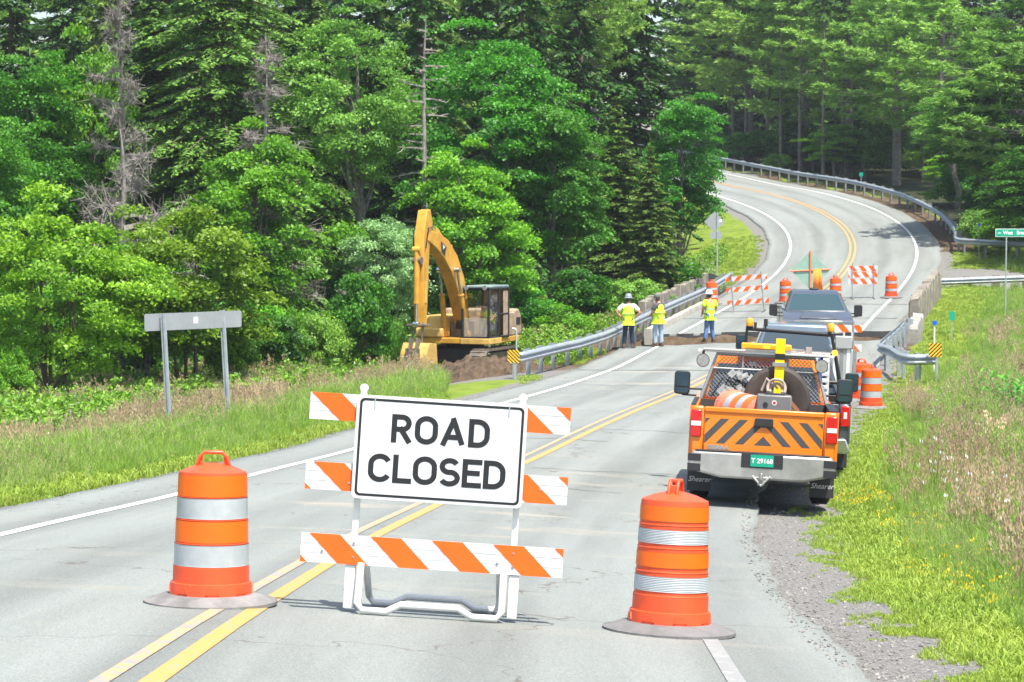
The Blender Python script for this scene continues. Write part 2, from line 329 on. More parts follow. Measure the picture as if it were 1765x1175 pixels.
def jag(s,side):
    n=.04*np.sin(s*.9+side)+.02*np.sin(s*3.1)+.012*np.sin(s*9.)
    if side>0:n=n-.38*(1-sstep(30,46,s))
    return n
oo=np.linspace(-4.5,4.5,37)
g0,g1=gap(oo)
def multi(name,s0,s1,**k):return ribbon(name,s0,s1,-4.5,4.5,AS,0,no=37,jag=jag,**k)
multi('road_near',np.full(37,-38.),g0,ds=.35,thick=.16);multi('road_far',g1,np.full(37,206.),ds=.5,thick=.16)
def line(name,s0,s1,o,w,m,dz=.006):return ribbon(name,s0,s1,o-w/2,o+w/2,m,dz,no=3)
def gs(o):a,b=gap(o);return float(a)-.03,float(b)+.03
for sj,oa,ob in((23.6,-.6,2.2),(27.4,.4,3.9),(33.5,-3.9,.8),(36.2,.2,4.2),(41,-4.2,-.4),(47.,-1,4.3),(51,-4.2,3.)):
    n_=41;q_=np.linspace(oa,ob,n_);w_=.12*np.sin(q_*2.3+sj)+.05*np.sin(q_*7+sj);ribbon('crack',sj+w_,sj+w_+.015+.02*np.abs(np.sin(q_*3.3)),oa,ob,mat('crack_dark',(.055,.052,.05),.9),.007,no=n_,ds=.1)
a,b=gs(-3.3);line('white_edge_line',-30,a,-3.3,.13,PW);line('white_edge_line',b,205,-3.3,.13,PW)
a,b=gs(3.3);line('white_edge_line',-30,a,3.25,.11,PWF);line('white_edge_line',b,205,3.3,.12,PW)
for o,m in((-.125,PYF),(.125,PY)):
    a,b=gs(o);line('yellow_centre_line',-30,a,o,.10 if m is PYF else .125,m);line('yellow_centre_line',b,205,o,.105,PY)
JT=mat('tar',(.05,.05,.05),.7)
for sj in(81.5,87.5):ribbon('expansion_joint',np.full(9,sj),np.full(9,sj+.09),-4.3,4.3,JT,.009,no=9,ds=.05)
ribbon('tar_seam',np.full(9,58.2),np.full(9,58.3),-4.3,2.5,JT,.009,no=9,ds=.05)
# earth faces of the washed out gap
SOIL=mat('wet_earth',(.23,.19,.145),.95,noise=.7,nscale=5,col2=(.035,.027,.02),detail=10,bump=1,bscale=9,obj=False)
for side in(0,1):
    T=np.linspace(0,1,14)[:,None];ss=np.broadcast_to((g0,g1)[side],(14,37)).copy();o2=np.broadcast_to(oo*1.08,(14,37)).copy()
    jn=RNG.normal(0,.16,(14,37));jn[0]=.04;ss=ss+(1 if side else -1)*np.abs(jn)*(1+T)
    P=rp(ss,o2);P[...,2]-=.13+T*1.9
    Q=P[:2].copy();Q[0,:,:2]=P[0,:,:2];Q[1,:,:2]=P[0,:,:2];Q[...,1]+=(.10,-.11)[side];Q[0,:,2]=rp(ss[0],o2[0])[:,2]-.004;Q[1,:,2]=Q[0,:,2]-.25+.05*np.sin(oo*4)+.04*np.sin(oo*11);g=grid_mesh('asphalt_edge',Q[...,0],Q[...,1],Q[...,2],JT);g['kind']='structure'
    g=grid_mesh('trench_wall',P[...,0],P[...,1],P[...,2],SOIL);g['kind']='structure'
# ---------------------------------------------------------------- foliage
def leaf_mat(name,dark,light,trans=.42,vary=.25,rough=.55,hue=.5):
    m=bpy.data.materials.new(name);m.use_nodes=True;t=m.node_tree;N=t.nodes.new;L=t.links.new;t.nodes.remove(t.nodes['Principled BSDF']);out=t.nodes['Material Output']
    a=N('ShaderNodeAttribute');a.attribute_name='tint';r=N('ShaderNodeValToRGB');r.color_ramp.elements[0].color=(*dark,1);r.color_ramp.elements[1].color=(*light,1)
    oi=N('ShaderNodeObjectInfo');mr=N('ShaderNodeMapRange');mr.inputs[3].default_value=1-vary;mr.inputs[4].default_value=1+vary;L(oi.outputs['Random'],mr.inputs[0])
    hs=N('ShaderNodeHueSaturation');h2=N('ShaderNodeMapRange');h2.inputs[3].default_value=.5-.010;h2.inputs[4].default_value=.5+.008
    x=N('ShaderNodeMath');x.operation='MULTIPLY';x.inputs[1].default_value=7.31;y=N('ShaderNodeMath');y.operation='FRACT';L(oi.outputs['Random'],x.inputs[0]);L(x.outputs[0],y.inputs[0]);L(y.outputs[0],h2.inputs[0])
    L(a.outputs['Fac'],r.inputs['Fac']);L(r.outputs['Color'],hs.inputs['Color']);L(mr.outputs[0],hs.inputs['Value']);L(h2.outputs[0],hs.inputs['Hue'])
    d=N('ShaderNodeBsdfDiffuse');tr=N('ShaderNodeBsdfTranslucent');mx=N('ShaderNodeMixShader');mx.inputs[0].default_value=trans
    g=N('ShaderNodeBsdfGlossy');g.inputs['Roughness'].default_value=rough;g.inputs['Color'].default_value=(.9,.95,.9,1);m2=N('ShaderNodeMixShader');m2.inputs[0].default_value=.025
    L(hs.outputs[0],d.inputs[0]);L(hs.outputs[0],tr.inputs[0]);L(d.outputs[0],mx.inputs[1]);L(tr.outputs[0],mx.inputs[2]);L(mx.outputs[0],m2.inputs[1]);L(g.outputs[0],m2.inputs[2]);L(m2.outputs[0],out.inputs[0]);return m
def nrm(a):return a/(np.linalg.norm(a,axis=-1,keepdims=True)+1e-9)
def quads(name,c,u,v,tint,m,kite=.5):
    "diamond leaves: centre c, half length vector u, half width vector v"
    n=len(c);co=np.stack([c-u,c+v-u*(1-2*kite)*0,c+u,c-v],1).reshape(-1,3).astype(np.float32)
    me=bpy.data.meshes.new(name);me.vertices.add(4*n);me.vertices.foreach_set('co',co.ravel());me.loops.add(4*n);me.loops.foreach_set('vertex_index',np.arange(4*n,dtype=np.int32))
    me.polygons.add(n);me.polygons.foreach_set('loop_start',np.arange(0,4*n,4,dtype=np.int32));me.update(calc_edges=True)
    a=me.attributes.new('tint','FLOAT','FACE');a.data.foreach_set('value',np.clip(tint,0,1).astype(np.float32));me.materials.append(m);return me
def leaves_at(c,nr,length,width,rng,spread=.7):
    n=len(c);nr=nrm(nr+rng.normal(0,spread,(n,3)));t=rng.normal(0,1,(n,3));u=nrm(t-nr*(t*nr).sum(1,keepdims=True));v=np.cross(nr,u)
    s=rng.uniform(.7,1.25,(n,1));return u*length/2*s,v*width/2*s
def meshobj(name,me,parent):o=bpy.data.objects.new(name,me);C.objects.link(o);o.parent=parent;return o
BARK=mat('grey_bark',(.22,.20,.17),.95,noise=.6,nscale=6,bump=.8,bscale=14)
BARKD=mat('brown_bark',(.13,.095,.07),.95,noise=.6,nscale=6,bump=.8,bscale=14)
BARKP=mat('dead_wood',(.31,.28,.255),.95,noise=.55,nscale=5)
L_MAPLE=leaf_mat('maple_leaves',(0.025,0.125,0.008),(0.105,0.350,0.019),.45)
L_BRIGHT=leaf_mat('fresh_green_leaves',(0.065,0.225,0.009),(0.263,0.562,0.027),.48)
L_ASH=leaf_mat('pale_ash_leaves',(0.086,0.212,0.022),(0.288,0.522,0.075),.45)
L_CHERRY=leaf_mat('cherry_leaves',(0.093,0.233,0.012),(0.315,0.533,0.036),.46)
L_HEM=leaf_mat('hemlock_needles',(0.047,0.119,0.014),(0.150,0.309,0.049),.32)
L_PINE=leaf_mat('pine_needles',(0.084,0.208,0.026),(0.328,0.532,0.090),.32)
L_SPR=leaf_mat('spruce_needles',(0.076,0.178,0.024),(0.209,0.349,0.052),.3)
L_WIL=leaf_mat('willow_leaves',(0.151,0.299,0.104),(0.283,0.458,0.187),.3)
L_DARK=leaf_mat('shaded_conifer_needles',(0.021,0.077,0.012),(0.061,0.163,0.023),.2)  # conifer green darkened: deep forest shade put into the needle colour
def limb(p,q,rng,n=5,j=.12):
    p=np.array(p,float);q=np.array(q,float);L=np.linalg.norm(q-p);r=[p]
    for i in range(1,n):t=i/n;r.append(p+(q-p)*t+rng.normal(0,j*L/4,3)*math.sin(t*math.pi)+np.array([0,0,.12*L*math.sin(t*math.pi)]))
    r.append(q);return r
PROTO={}
def deciduous(key,h,rad,base,m,seed,bark=BARK,ncl=60,per=330,leaf=.17,stems=1,clr=.62,trunk_r=.16,flat=.6):
    ncl=int(ncl*1.25);clr*=1.06;per=int(per*1.3);leaf*=.84
    rng=np.random.default_rng(seed);cz=(h+base)/2;hz=(h-base)/2;cs=[]
    # lumpy envelope
    lob=nrm(rng.normal(0,1,(9,3)));la=rng.uniform(-.15,.5,9)
    while len(cs)<ncl:
        d=nrm(rng.normal(0,1,3));d[2]=d[2]*.9+.08;r=rng.uniform(.35,1)**.5
        env=.80+sum(a*max(0,(d@l))**6 for a,l in zip(la,lob))
        w=1-.25*max(0,d[2]);r=r*(rng.uniform(1.05,1.25) if (rng.random()<.16 and r>.7) else 1.);c=np.array([d[0]*rad*r*env*w,d[1]*rad*r*env*w,cz+d[2]*hz*r*env])
        if all(np.linalg.norm((c-k)/np.array([1,1,.7]))>clr*.75 for k in cs) or rng.random()<.1:cs.append(c)
    cs=np.array(cs);P=[];Nn=[];T=[]
    for c in cs:
        r=clr*rng.uniform(.55,1.35);n=int(per*(r/clr)**2*rng.uniform(.6,1.15));d=nrm(rng.normal(0,1,(n,3)));d[:,2]=np.where(d[:,2]<-.25,-d[:,2],d[:,2])
        h_=c[:2]+rng.normal(0,.25*rad,2);h_=np.array([h_[0],h_[1],0]);h_=h_/(np.linalg.norm(h_)+1e-6);sd=np.array([-h_[1],h_[0],0]);L1=rng.uniform(1.,1.75);L2=rng.uniform(.65,1.)
        rr=rng.uniform(.35,1.15,(n,1))**.8;dd=d*rr;x_=dd[:,0:1]*r*L1;P.append(c+h_*x_+sd*dd[:,1:2]*r*L2+np.array([0,0,1.])*(dd[:,2:3]*r*flat*rng.uniform(.6,1.1)-.16*np.maximum(x_,0)**2/r*rng.uniform(.3,1.4))+rng.normal(0,.05,(n,3)))
        Nn.append(d*.5+h_*.25+np.array([0,0,.8]));T.append(rng.uniform(-.2,.2)+rng.beta(2,2.2,n))
    P=np.concatenate(P);Nn=np.concatenate(Nn);u,v=leaves_at(P,Nn,leaf,leaf*.72,rng)
    crown=quads('crown',P,u,v,np.concatenate(T),m)
    b=MB();top=np.array([rng.normal(0,.1),rng.normal(0,.1),base+(h-base)*.8])
    for k in range(stems):
        a=rng.uniform(0,6.28);o=np.array([math.cos(a),math.sin(a),0])*(0 if stems==1 else rng.uniform(.2,.6));tp=top*np.array([1,1,1])+o*rad*.8*np.array([1,1,0])
        if stems>1:tp[2]=base+(h-base)*rng.uniform(.5,.8)
        path=limb([o[0]*.5,o[1]*.5,-.4],tp,rng,7,.06);rr=[trunk_r*(1-.85*i/7)/math.sqrt(stems)*1.2 for i in range(8)];b.tube(path,rr,8)
        if k<3:
            for c in cs[rng.permutation(len(cs))[:16 if stems==1 else 6]]:
                t=np.clip((c[2]-base*.6)/(h)*.9,.15,.85);i=min(6,int(t*7));s0=np.array(path[i]);q=s0+(c-s0)*.95
                if q[2]>s0[2]-.3:b.tube(limb(s0,q,rng,4,.12),[rr[i]*.5,rr[i]*.38,rr[i]*.28,rr[i]*.16,.012],5)
    to=b.build('trunk',bark);me=to.data;bpy.data.objects.remove(to);PROTO[key]=(h,rad,crown,me)
def conifer(key,h,rad,base,m,seed,bark=BARKD,step=.42,droop=.25,dens=16,sz=.26,nb=7,up=0.,plume=False,trunk_r=.18,power=.8,bare=0,wid=.3,drop=.12):
    rng=np.random.default_rng(seed);P=[];U=[];V=[];T=[];b=MB()
    b.tube([(0,0,-.4),(rng.normal(0,.04),0,h*.3),(0,rng.normal(0,.06),h*.65),(0,0,h*.985)],[trunk_r,trunk_r*.85,trunk_r*.5,.02],9)
    z=base;
    while z<h-.15:
        t=(z-base)/(h-base);L0=rad*(1-t)**power*(.75+.25*min(1,t*6)) if not plume else rad*(math.sin(min(1,(t*1.05+.28))*math.pi*.82)**.8+.08)*(1-t*.25)
        n=max(3,int(nb*(1 if t<.8 else .7)));a0=rng.uniform(0,6.28)
        for k in range(n):
            if rng.random()<drop:continue
            a=a0+k*2*math.pi/n+rng.normal(0,.25);L=max(.18,L0*rng.uniform(.6,1.18));d=np.array([math.cos(a),math.sin(a),0]);side=np.array([-d[1],d[0],0])
            zz=z+rng.normal(0,step*.3)
            def pt(q):return d*L*q+np.array([0,0,zz+up*L*q+ (-droop*L*q*q if not plume else .16*L*q*q-.05*L*q)])
            b.tube([pt(0),pt(.5),pt(.9)],[.012+.012*L,.008+.007*L,.006],4,cap=False)
            s=rng.uniform(-.15,.15)
            if not plume:
                nn=int(dens*L*3)+6;q=rng.uniform(.12,1.02,nn);wd=wid*L*(1.05-q)*rng.uniform(-1,1,nn)+rng.normal(0,.05,nn)
                c=np.array([pt(x) for x in q])+side*wd[:,None];c[:,2]-=np.abs(wd)*.35+rng.uniform(0,.10,nn)
                dirv=nrm(d*.7+side*np.sign(wd)[:,None]*.7+rng.normal(0,.3,(nn,3))+np.array([0,0,-.35]))
                up_=nrm(np.array([0,0,1.])+rng.normal(0,.45,(nn,3)));vv=nrm(np.cross(dirv,up_));sc=rng.uniform(.6,1.2,(nn,1))
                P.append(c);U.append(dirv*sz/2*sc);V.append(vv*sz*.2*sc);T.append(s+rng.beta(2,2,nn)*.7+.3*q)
            else:
                nn=int(dens*L*7)+10;nt=max(3,int(L*5));tq=rng.uniform(.3,1.05,nt);tw=wid*L*(1.15-tq)*rng.uniform(-1,1,nt);tc=np.array([pt(x) for x in tq])+side*tw[:,None];tc[:,2]+=rng.normal(0,.05,nt)
                i=rng.integers(0,nt,nn);dd=nrm(rng.normal(0,1,(nn,3))*np.array([1,1,.55])+d*.5+np.array([0,0,.25]));c=tc[i]+dd*rng.uniform(.05,.26,(nn,1))
                vv=nrm(np.cross(dd,rng.normal(0,1,(nn,3))));sc=rng.uniform(.6,1.2,(nn,1));P.append(c);U.append(dd*sz/2*sc);V.append(vv*sz*.10*sc);T.append(s+rng.beta(2,2,nn)*.75+.2)
        z+=step*rng.uniform(.7,1.3)
    if bare:
        z=.15*h
        while z<base:
            a=rng.uniform(0,6.28);L=rng.uniform(.3,1)*bare;b.tube([(0,0,z),(math.cos(a)*L*.6,math.sin(a)*L*.6,z+.05*L),(math.cos(a)*L,math.sin(a)*L,z-.1*L)],[.03,.018,.006],4,cap=False);z+=rng.uniform(.15,.5)
    crown=quads('crown',np.concatenate(P),np.concatenate(U),np.concatenate(V),np.concatenate(T),m)
    to=b.build('trunk',bark);me=to.data;bpy.data.objects.remove(to);PROTO[key]=(h,rad,crown,me)
def snag(key,h,rad,seed,fine=False,base=1.):
    rng=np.random.default_rng(seed);t=MB();b=MB();t.tube([(0,0,-.3),(.05,0,h*.3),(-.04,.05,h*.6),(.03,0,h*.85),(-.05,0,h)],[.07,.065,.05,.03,.010],8)
    z=base
    while z<h-.3:
        q=(z/h);L=rad*(1.1-q)*rng.uniform(.4,1.2);a=rng.uniform(0,6.28);d=np.array([math.cos(a),math.sin(a),0]);e=rng.uniform(-.2,.35)
        p=[np.array([0,0,z])+d*L*x+np.array([0,0,e*L*x*x+.1*math.sin(x*5)*L*.3]) for x in(0,.35,.7,1)]
        b.tube(p,[.05,.038,.025,.01],4,cap=False)
        for _ in range(16 if fine else 4):
            x=rng.uniform(.3,1);p0=np.array([0,0,z])+d*L*x+np.array([0,0,e*L*x*x]);dr=nrm(d+rng.normal(0,.6,3))*L*rng.uniform(.15,.4);b.tube([p0,p0+dr*.5+rng.normal(0,.03,3),p0+dr],[.016,.012,.006],3,cap=False)
            if fine:
                for _ in range(5):p1=p0+dr*rng.uniform(.3,1);b.tube([p1,p1+rng.normal(0,.14,3)],[.006,.003],3,cap=False)
        z+=rng.uniform(.10,.28) if fine else rng.uniform(.10,.30)
    o=t.build('trunk',BARKP);me=o.data;bpy.data.objects.remove(o);o=b.build('branches',BARKP);me2=o.data;bpy.data.objects.remove(o);PROTO[key]=(h,rad,me2,me)
deciduous('maple0',14,3.4,2.2,L_MAPLE,1,ncl=120,per=300,leaf=.19,clr=.72)
deciduous('maple1',12,3.0,1.5,L_MAPLE,2,ncl=100,per=300,leaf=.19,clr=.68)
deciduous('bright0',9,2.9,.7,L_BRIGHT,3,ncl=85,per=260,leaf=.19,clr=.6,stems=3)
deciduous('bright1',8,2.2,.8,L_BRIGHT,33,ncl=60,per=260,leaf=.18,clr=.55,stems=2)
deciduous('ash0',14,3.3,5.5,L_ASH,4,ncl=110,per=190,leaf=.17,clr=.6,trunk_r=.2)
deciduous('cherry0',6.5,3.0,.5,L_CHERRY,5,ncl=95,per=260,leaf=.15,clr=.48,stems=5,bark=BARKD,trunk_r=.11)
deciduous('cherry1',6,2.6,.4,L_CHERRY,6,ncl=80,per=260,leaf=.15,clr=.46,stems=4,bark=BARKD,trunk_r=.10)
deciduous('willow0',5.5,1.7,1.0,L_WIL,7,ncl=60,per=300,leaf=.10,clr=.36,stems=3,trunk_r=.08)
deciduous('shrub0',2.2,1.3,.1,L_BRIGHT,8,ncl=34,per=200,leaf=.12,clr=.3,stems=4,trunk_r=.03,bark=BARKD)
deciduous('shrub1',1.9,1.4,.1,L_ASH,9,ncl=34,per=200,leaf=.10,clr=.28,stems=4,trunk_r=.03,bark=BARKD)
deciduous('shrub2',2.6,1.2,.1,L_MAPLE,10,ncl=34,per=220,leaf=.13,clr=.33,stems=3,trunk_r=.03,bark=BARKD)
conifer('hem0',21,5.6,.8,L_HEM,21,step=.36,droop=.30,dens=17,sz=.25,nb=9,wid=.40)
conifer('hem1',13,2.8,.8,L_HEM,22,step=.30,droop=.45,dens=30,sz=.24,nb=9,wid=.46)
conifer('spr0',16,3.0,1.0,L_SPR,23,step=.34,droop=.25,dens=26,sz=.25,nb=8,wid=.4)
conifer('spr1',13,2.7,.3,L_SPR,24,step=.32,droop=.18,dens=28,sz=.24,nb=9,wid=.42)
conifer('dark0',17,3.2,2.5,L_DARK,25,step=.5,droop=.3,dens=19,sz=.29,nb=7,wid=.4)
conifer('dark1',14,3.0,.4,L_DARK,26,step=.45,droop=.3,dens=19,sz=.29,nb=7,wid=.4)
conifer('pine0',19,4.2,6.0,L_PINE,27,bark=BARK,step=.75,dens=22,sz=.36,nb=6,plume=True,trunk_r=.24,bare=1.4,wid=.42,drop=.2)
conifer('pine1',16,3.9,3.5,L_PINE,28,bark=BARK,step=.7,dens=22,sz=.36,nb=6,plume=True,trunk_r=.22,bare=1.2,wid=.42,drop=.2)
conifer('pine2',20,3.4,11.5,L_PINE,29,bark=BARK,step=.8,dens=20,sz=.36,nb=6,plume=True,trunk_r=.25,bare=1.7,wid=.4,drop=.25)
conifer('ypine',9,2.6,.3,L_PINE,30,step=.36,dens=20,sz=.26,nb=7,plume=True,trunk_r=.1,wid=.42)
snag('snag0',12,1.7,41);snag('snag1',10,1.5,42,True);snag('snag2',3.2,2.0,43,True,.3)
def plant(key,name,cat,label,px,d,h=None,top=None,w=None,group=None,rz=None,xyz=None,lean=0):
    H,Rr,cr,tr=PROTO[key];g=G(px,d) if xyz is None else Vector(xyz)
    if h is None:h=W(px,top,d).z-g.z
    sz=h/H;sx=sz if w is None else w/F*d/2/Rr*(1.12 if Rr<2.7 or key[0]!='s' else 1.)
    o=thing(name,label,cat,g,group=group,rz=random.uniform(0,6.28) if rz is None else rz);o.scale=(sx,sx,sz);o.rotation_euler.x=lean
    meshobj('crown',cr,o);meshobj('trunk',tr,o);return o  # on dead trees the crown object is only the bare branches
T=plant
# ---- left bank, front row
T('cherry0','broadleaf_tree','tree','bushy light green tree with many thin stems at the left photo edge',95,60,top=318,w=330)
T('cherry1','broadleaf_tree','tree','rounded light green bushy tree directly behind the grey sign on two posts',335,64,top=352,w=290)
T('bright1','shrub','shrub','low bright bush filling the gap left of the grey two-post sign',225,66,top=400,w=200)
T('bright0','broadleaf_tree','tree','bright green layered tree right above the right end of the grey two-post sign',440,78,top=200,w=230)
T('ash0','broadleaf_tree','tree','tall pale green tree with a grey forked trunk, left of the bare dead trunk',612,86,top=22,w=235)
T('snag0','dead_tree','dead tree','bare dead trunk with stubby side branches, between the pale tree and the dark green maple',733,84.5,top=28,w=230)
T('maple0','broadleaf_tree','tree','tallest deep green maple, behind the excavator boom and right of the bare dead trunk',872,92,top=30,w=240)
T('bright0','broadleaf_tree','tree','bright green young maple directly behind the excavator arm',812,84,top=235,w=200)
T('maple1','broadleaf_tree','tree','deep green maple just right of and above the excavator cab',950,91,top=175,w=200)
T('spr1','conifer_tree','tree','soft bluish green conifer between the maple and the road bend',1062,100,top=165,w=215)
T('spr1','conifer_tree','tree','short bluish conifer with a ragged top in front of the taller soft conifer',1120,97,top=250,w=170)
T('maple1','broadleaf_tree','tree','bright edged broadleaf tree overhanging the inside of the road bend on the left',1170,106,top=170,w=146)
T('willow0','willow_shrub','shrub','grey green willow bush left of the upright excavator arm',655,79,top=352,w=150)
T('hem0','conifer_tree','tree','broad olive green hemlock with drooping boughs in the upper left of the photo',385,86,top=-260,w=520)
T('hem1','conifer_tree','tree','narrow olive green hemlock left of the broad one',270,88,top=-60,w=330)
T('snag1','dead_tree','dead tree','thin grey dead conifer with bristly twigs left of the pale tree',462,80,top=58,w=190)
T('snag1','dead_tree','dead tree','tall grey dead spire with bare limbs at the top left of the photo',212,82,top=-60,w=190)
T('snag2','dead_tree','dead tree','low grey mass of dead twigs under the broad hemlock',215,76,h=8.5,w=330)
T('snag2','dead_tree','dead branches','tangle of pale fallen branches left of the willow bush',600,77,h=3.2,w=130)
T('maple1','broadleaf_tree','tree','medium green leafy tree at the left photo edge behind the bushy tree',50,84,top=95,w=210)
T('bright0','broadleaf_tree','tree','bright green leafy tree behind the top of the light bushy tree, under the dead spire',145,86,top=38,w=170)
T('maple1','broadleaf_tree','tree','dark leafy tree at the far left photo edge with crown just above the bushy tree',-10,74,top=215,w=180)
shr=[('shrub0',520,72,92,'low bright shrub midway between the grey sign and the excavator'),('shrub1',575,73,80,'pale low shrub left of the excavator bucket'),('shrub2',470,70,100,'dark green low shrub right of the grey two-post sign'),
('shrub0',625,76,90,'round bright shrub just left of the excavator bucket'),('shrub1',678,75,60,'pale feathery shrub touching the excavator bucket'),('shrub2',905,84,90,'dark green shrub right of the excavator cab'),
('shrub0',955,84,110,'bright leafy shrub at the foot of the deep green maple right of the cab'),('shrub2',1000,88,100,'dark shrub under the bluish conifers, left of the workers'),
('shrub1',1090,93,120,'pale green bush at the foot of the bluish conifers behind the workers'),('shrub2',1150,98,100,'dark bush below the tree inside the bend'),
('shrub0',400,66,80,'low leafy shrub below the right end of the grey sign'),('shrub0',20,58,70,'low leafy shrub at the left photo edge in front of the bushy tree')]
for k,px,d,w,l in shr:T(k,'shrub','shrub',l,px,d,h=PROTO[k][0]*random.uniform(.8,1.25),w=w)
# ---- right bank
T('maple0','broadleaf_tree','tree','large leafy tree above the green street sign on the right photo edge',1712,122,top=90,w=230)
T('ash0','broadleaf_tree','tree','lighter leafy tree left of the large one over the guardrail end',1650,134,top=150,w=140,)
T('pine1','pine_tree','pine tree','big white pine reaching over the leafy trees in the top right corner',1775,118,top=-120,w=330)
T('bright1','broadleaf_tree','tree','small bright leafy tree just behind the end of the curved guardrail',1640,146,top=262,w=90)
T('shrub2','shrub','shrub','dark bush behind the blue reflector post at the guardrail end',1722,126,h=3.2,w=100)
T('shrub0','shrub','shrub','bright low bush behind the green street sign post',1745,112,h=2.6,w=110)
T('maple1','broadleaf_tree','tree','leafy tree at the right photo edge behind the green street sign',1790,108,top=250,w=180)
T('shrub1','shrub','shrub','pale bush left of the green street sign beyond the grass',1695,114,h=2.4,w=90)
PN='white pine with flat layered boughs beyond the bend, '
for i,(px,d,top,w,l) in enumerate([(1290,178,-110,270,'above the left guardrail end'),(1385,172,-140,250,'second from the left'),(1462,165,-90,240,'over the middle of the guardrail'),(1545,158,-120,260,'over the right guardrail part'),(1620,150,-130,260,'left of the large leafy tree'),(1235,192,-90,240,'above the tree inside the bend')]):
    T(('pine0','pine1')[i%2],'pine_tree','pine tree',PN+l,px,d,top=top,w=w)
T('pine2','pine_tree','pine tree','tall bare-trunked pine with broken grey limbs behind the deep green maple',1000,112,top=-190,w=170)
T('pine2','pine_tree','pine tree','slender bare-trunked pine just right of the other bare pine, top centre of the photo',1024,116,top=-160,w=150)
T('pine2','pine_tree','pine tree','leftmost of the bare-trunked pines in the top centre, half behind the maple crown',965,118,top=-170,w=170)
T('hem1','conifer_tree','tree','olive hemlock behind the pale tree at the top of the photo',540,98,top=-90,w=260)
T('spr0','conifer_tree','tree','dark spruce rising between the pale tree and the tallest maple',745,104,top=-160,w=240)
# ---- deeper rows, which nothing in the photograph tells apart
def rows(lst,keys,label,group,name,cat):
    for (px,d,top,w) in lst:
        k=keys[random.randrange(len(keys))];g_=G(px,d);s_i,o_i=locate(g_.x,g_.y)
        while s_i>95 and abs(o_i)<(8.5 if w<130 else 11) and d<260:d+=3;g_=G(px,d);s_i,o_i=locate(g_.x,g_.y)
        T(k,name,cat,label,px,d,top=top,w=w,group=group,h=PROTO[k][0]*random.uniform(.8,1.5) if top is None else None)
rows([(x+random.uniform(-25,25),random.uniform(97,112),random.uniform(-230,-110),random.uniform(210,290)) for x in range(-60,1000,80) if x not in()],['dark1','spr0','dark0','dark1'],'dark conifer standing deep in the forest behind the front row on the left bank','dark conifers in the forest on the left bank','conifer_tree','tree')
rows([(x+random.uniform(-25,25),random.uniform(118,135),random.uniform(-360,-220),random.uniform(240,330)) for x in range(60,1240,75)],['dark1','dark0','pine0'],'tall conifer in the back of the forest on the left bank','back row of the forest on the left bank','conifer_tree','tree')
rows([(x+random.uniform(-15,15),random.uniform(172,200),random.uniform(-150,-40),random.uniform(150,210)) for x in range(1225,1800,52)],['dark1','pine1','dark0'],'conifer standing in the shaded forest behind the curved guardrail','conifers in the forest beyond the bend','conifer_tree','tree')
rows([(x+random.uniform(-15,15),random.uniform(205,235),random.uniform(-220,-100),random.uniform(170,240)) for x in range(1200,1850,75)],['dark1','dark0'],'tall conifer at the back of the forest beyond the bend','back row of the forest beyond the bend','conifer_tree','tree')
rows([(x,random.uniform(160,172),random.uniform(185,235),random.uniform(60,100)) for x in(1265,1310,1352,1400,1440,1490,1530,1575,1610)],['maple1','shrub2','bright1'],'small leafy understory tree in the shade behind the curved guardrail','understory behind the curved guardrail','broadleaf_tree','tree')
def trunks():
    b=MB();b.tube([(0,0,-.3),(.08,0,5),(0,.05,11),(.05,0,16)],[.16,.14,.10,.05],8);rng=np.random.default_rng(5)
    for _ in range(22):
        z=rng.uniform(2,15);a=rng.uniform(0,6.3);l=rng.uniform(.3,1.2);b.tube([(0,0,z),(math.cos(a)*l,math.sin(a)*l,z+.1)],[.03,.008],4,cap=False)
    o=b.build('trunk',BARK);me=o.data;bpy.data.objects.remove(o)
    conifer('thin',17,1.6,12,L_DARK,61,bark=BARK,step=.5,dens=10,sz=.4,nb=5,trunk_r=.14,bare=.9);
trunks()
rows([(x,random.uniform(158,178),random.uniform(-120,-40),60) for x in(1262,1285,1322,1345,1378,1418,1452,1505,1548,1590)],['thin'],'thin bare-stemmed tree standing in the shade behind the curved guardrail','bare stems behind the curved guardrail','pine_tree','tree')

rows([(x+random.uniform(-20,20),random.uniform(84,93),None,random.uniform(70,130)) for x in range(430,900,38)],['shrub0','shrub1','shrub2','shrub2'],'leafy shrub in the undergrowth at the foot of the forest on the left bank','undergrowth on the left bank','shrub','shrub')
rows([(x+random.uniform(-20,20),random.uniform(69,76),None,random.uniform(80,140)) for x in range(-40,640,48)],['shrub0','shrub1','shrub2','shrub0'],'low leafy bush at the edge of the left field under the trees','field edge bushes on the left','shrub','shrub')
rows([(x+random.uniform(-15,15),random.uniform(118,150),None,random.uniform(60,110)) for x in range(1650,1800,16)]+[(x+random.uniform(-10,10),random.uniform(168,182),None,random.uniform(45,85)) for x in range(1250,1640,24)],['shrub2','shrub1','shrub2'],'dark shrub in the shade of the forest behind the curved guardrail','shaded shrubs behind the guardrail','shrub','shrub')
# ---------------------------------------------------------------- roadside furniture
ORP=mat('orange_plastic',(.78,.085,.022),.42,noise=.2,nscale=5,bump=.08,scuff=.35);ORS=mat('orange_reflective_sheeting',(.84,.135,.003),.35,noise=.12,nscale=5,scuff=.25)
WHS=mat('white_reflective_sheeting',(.60,.62,.63),.3,noise=.15,nscale=9,scuff=.4);WHD=mat('silver_grey_sheeting',(.40,.435,.45),.3,noise=.18,nscale=7,scuff=.3);WHP=mat('white_painted_steel',(.66,.66,.64),.45,noise=.22,nscale=7,lo=.25,hi=.5,scuff=.5,scol=(.25,.18,.12))
RUB=mat('dusty_rubber',(.22,.215,.21),.9,noise=.45,nscale=5,bump=.4,bscale=50);RUB2=mat('grey_rubber',(.17,.165,.165),.9,noise=.3,nscale=6,bump=.4,bscale=60);RUBD=mat('dark_rubber',(.03,.03,.03),.85)
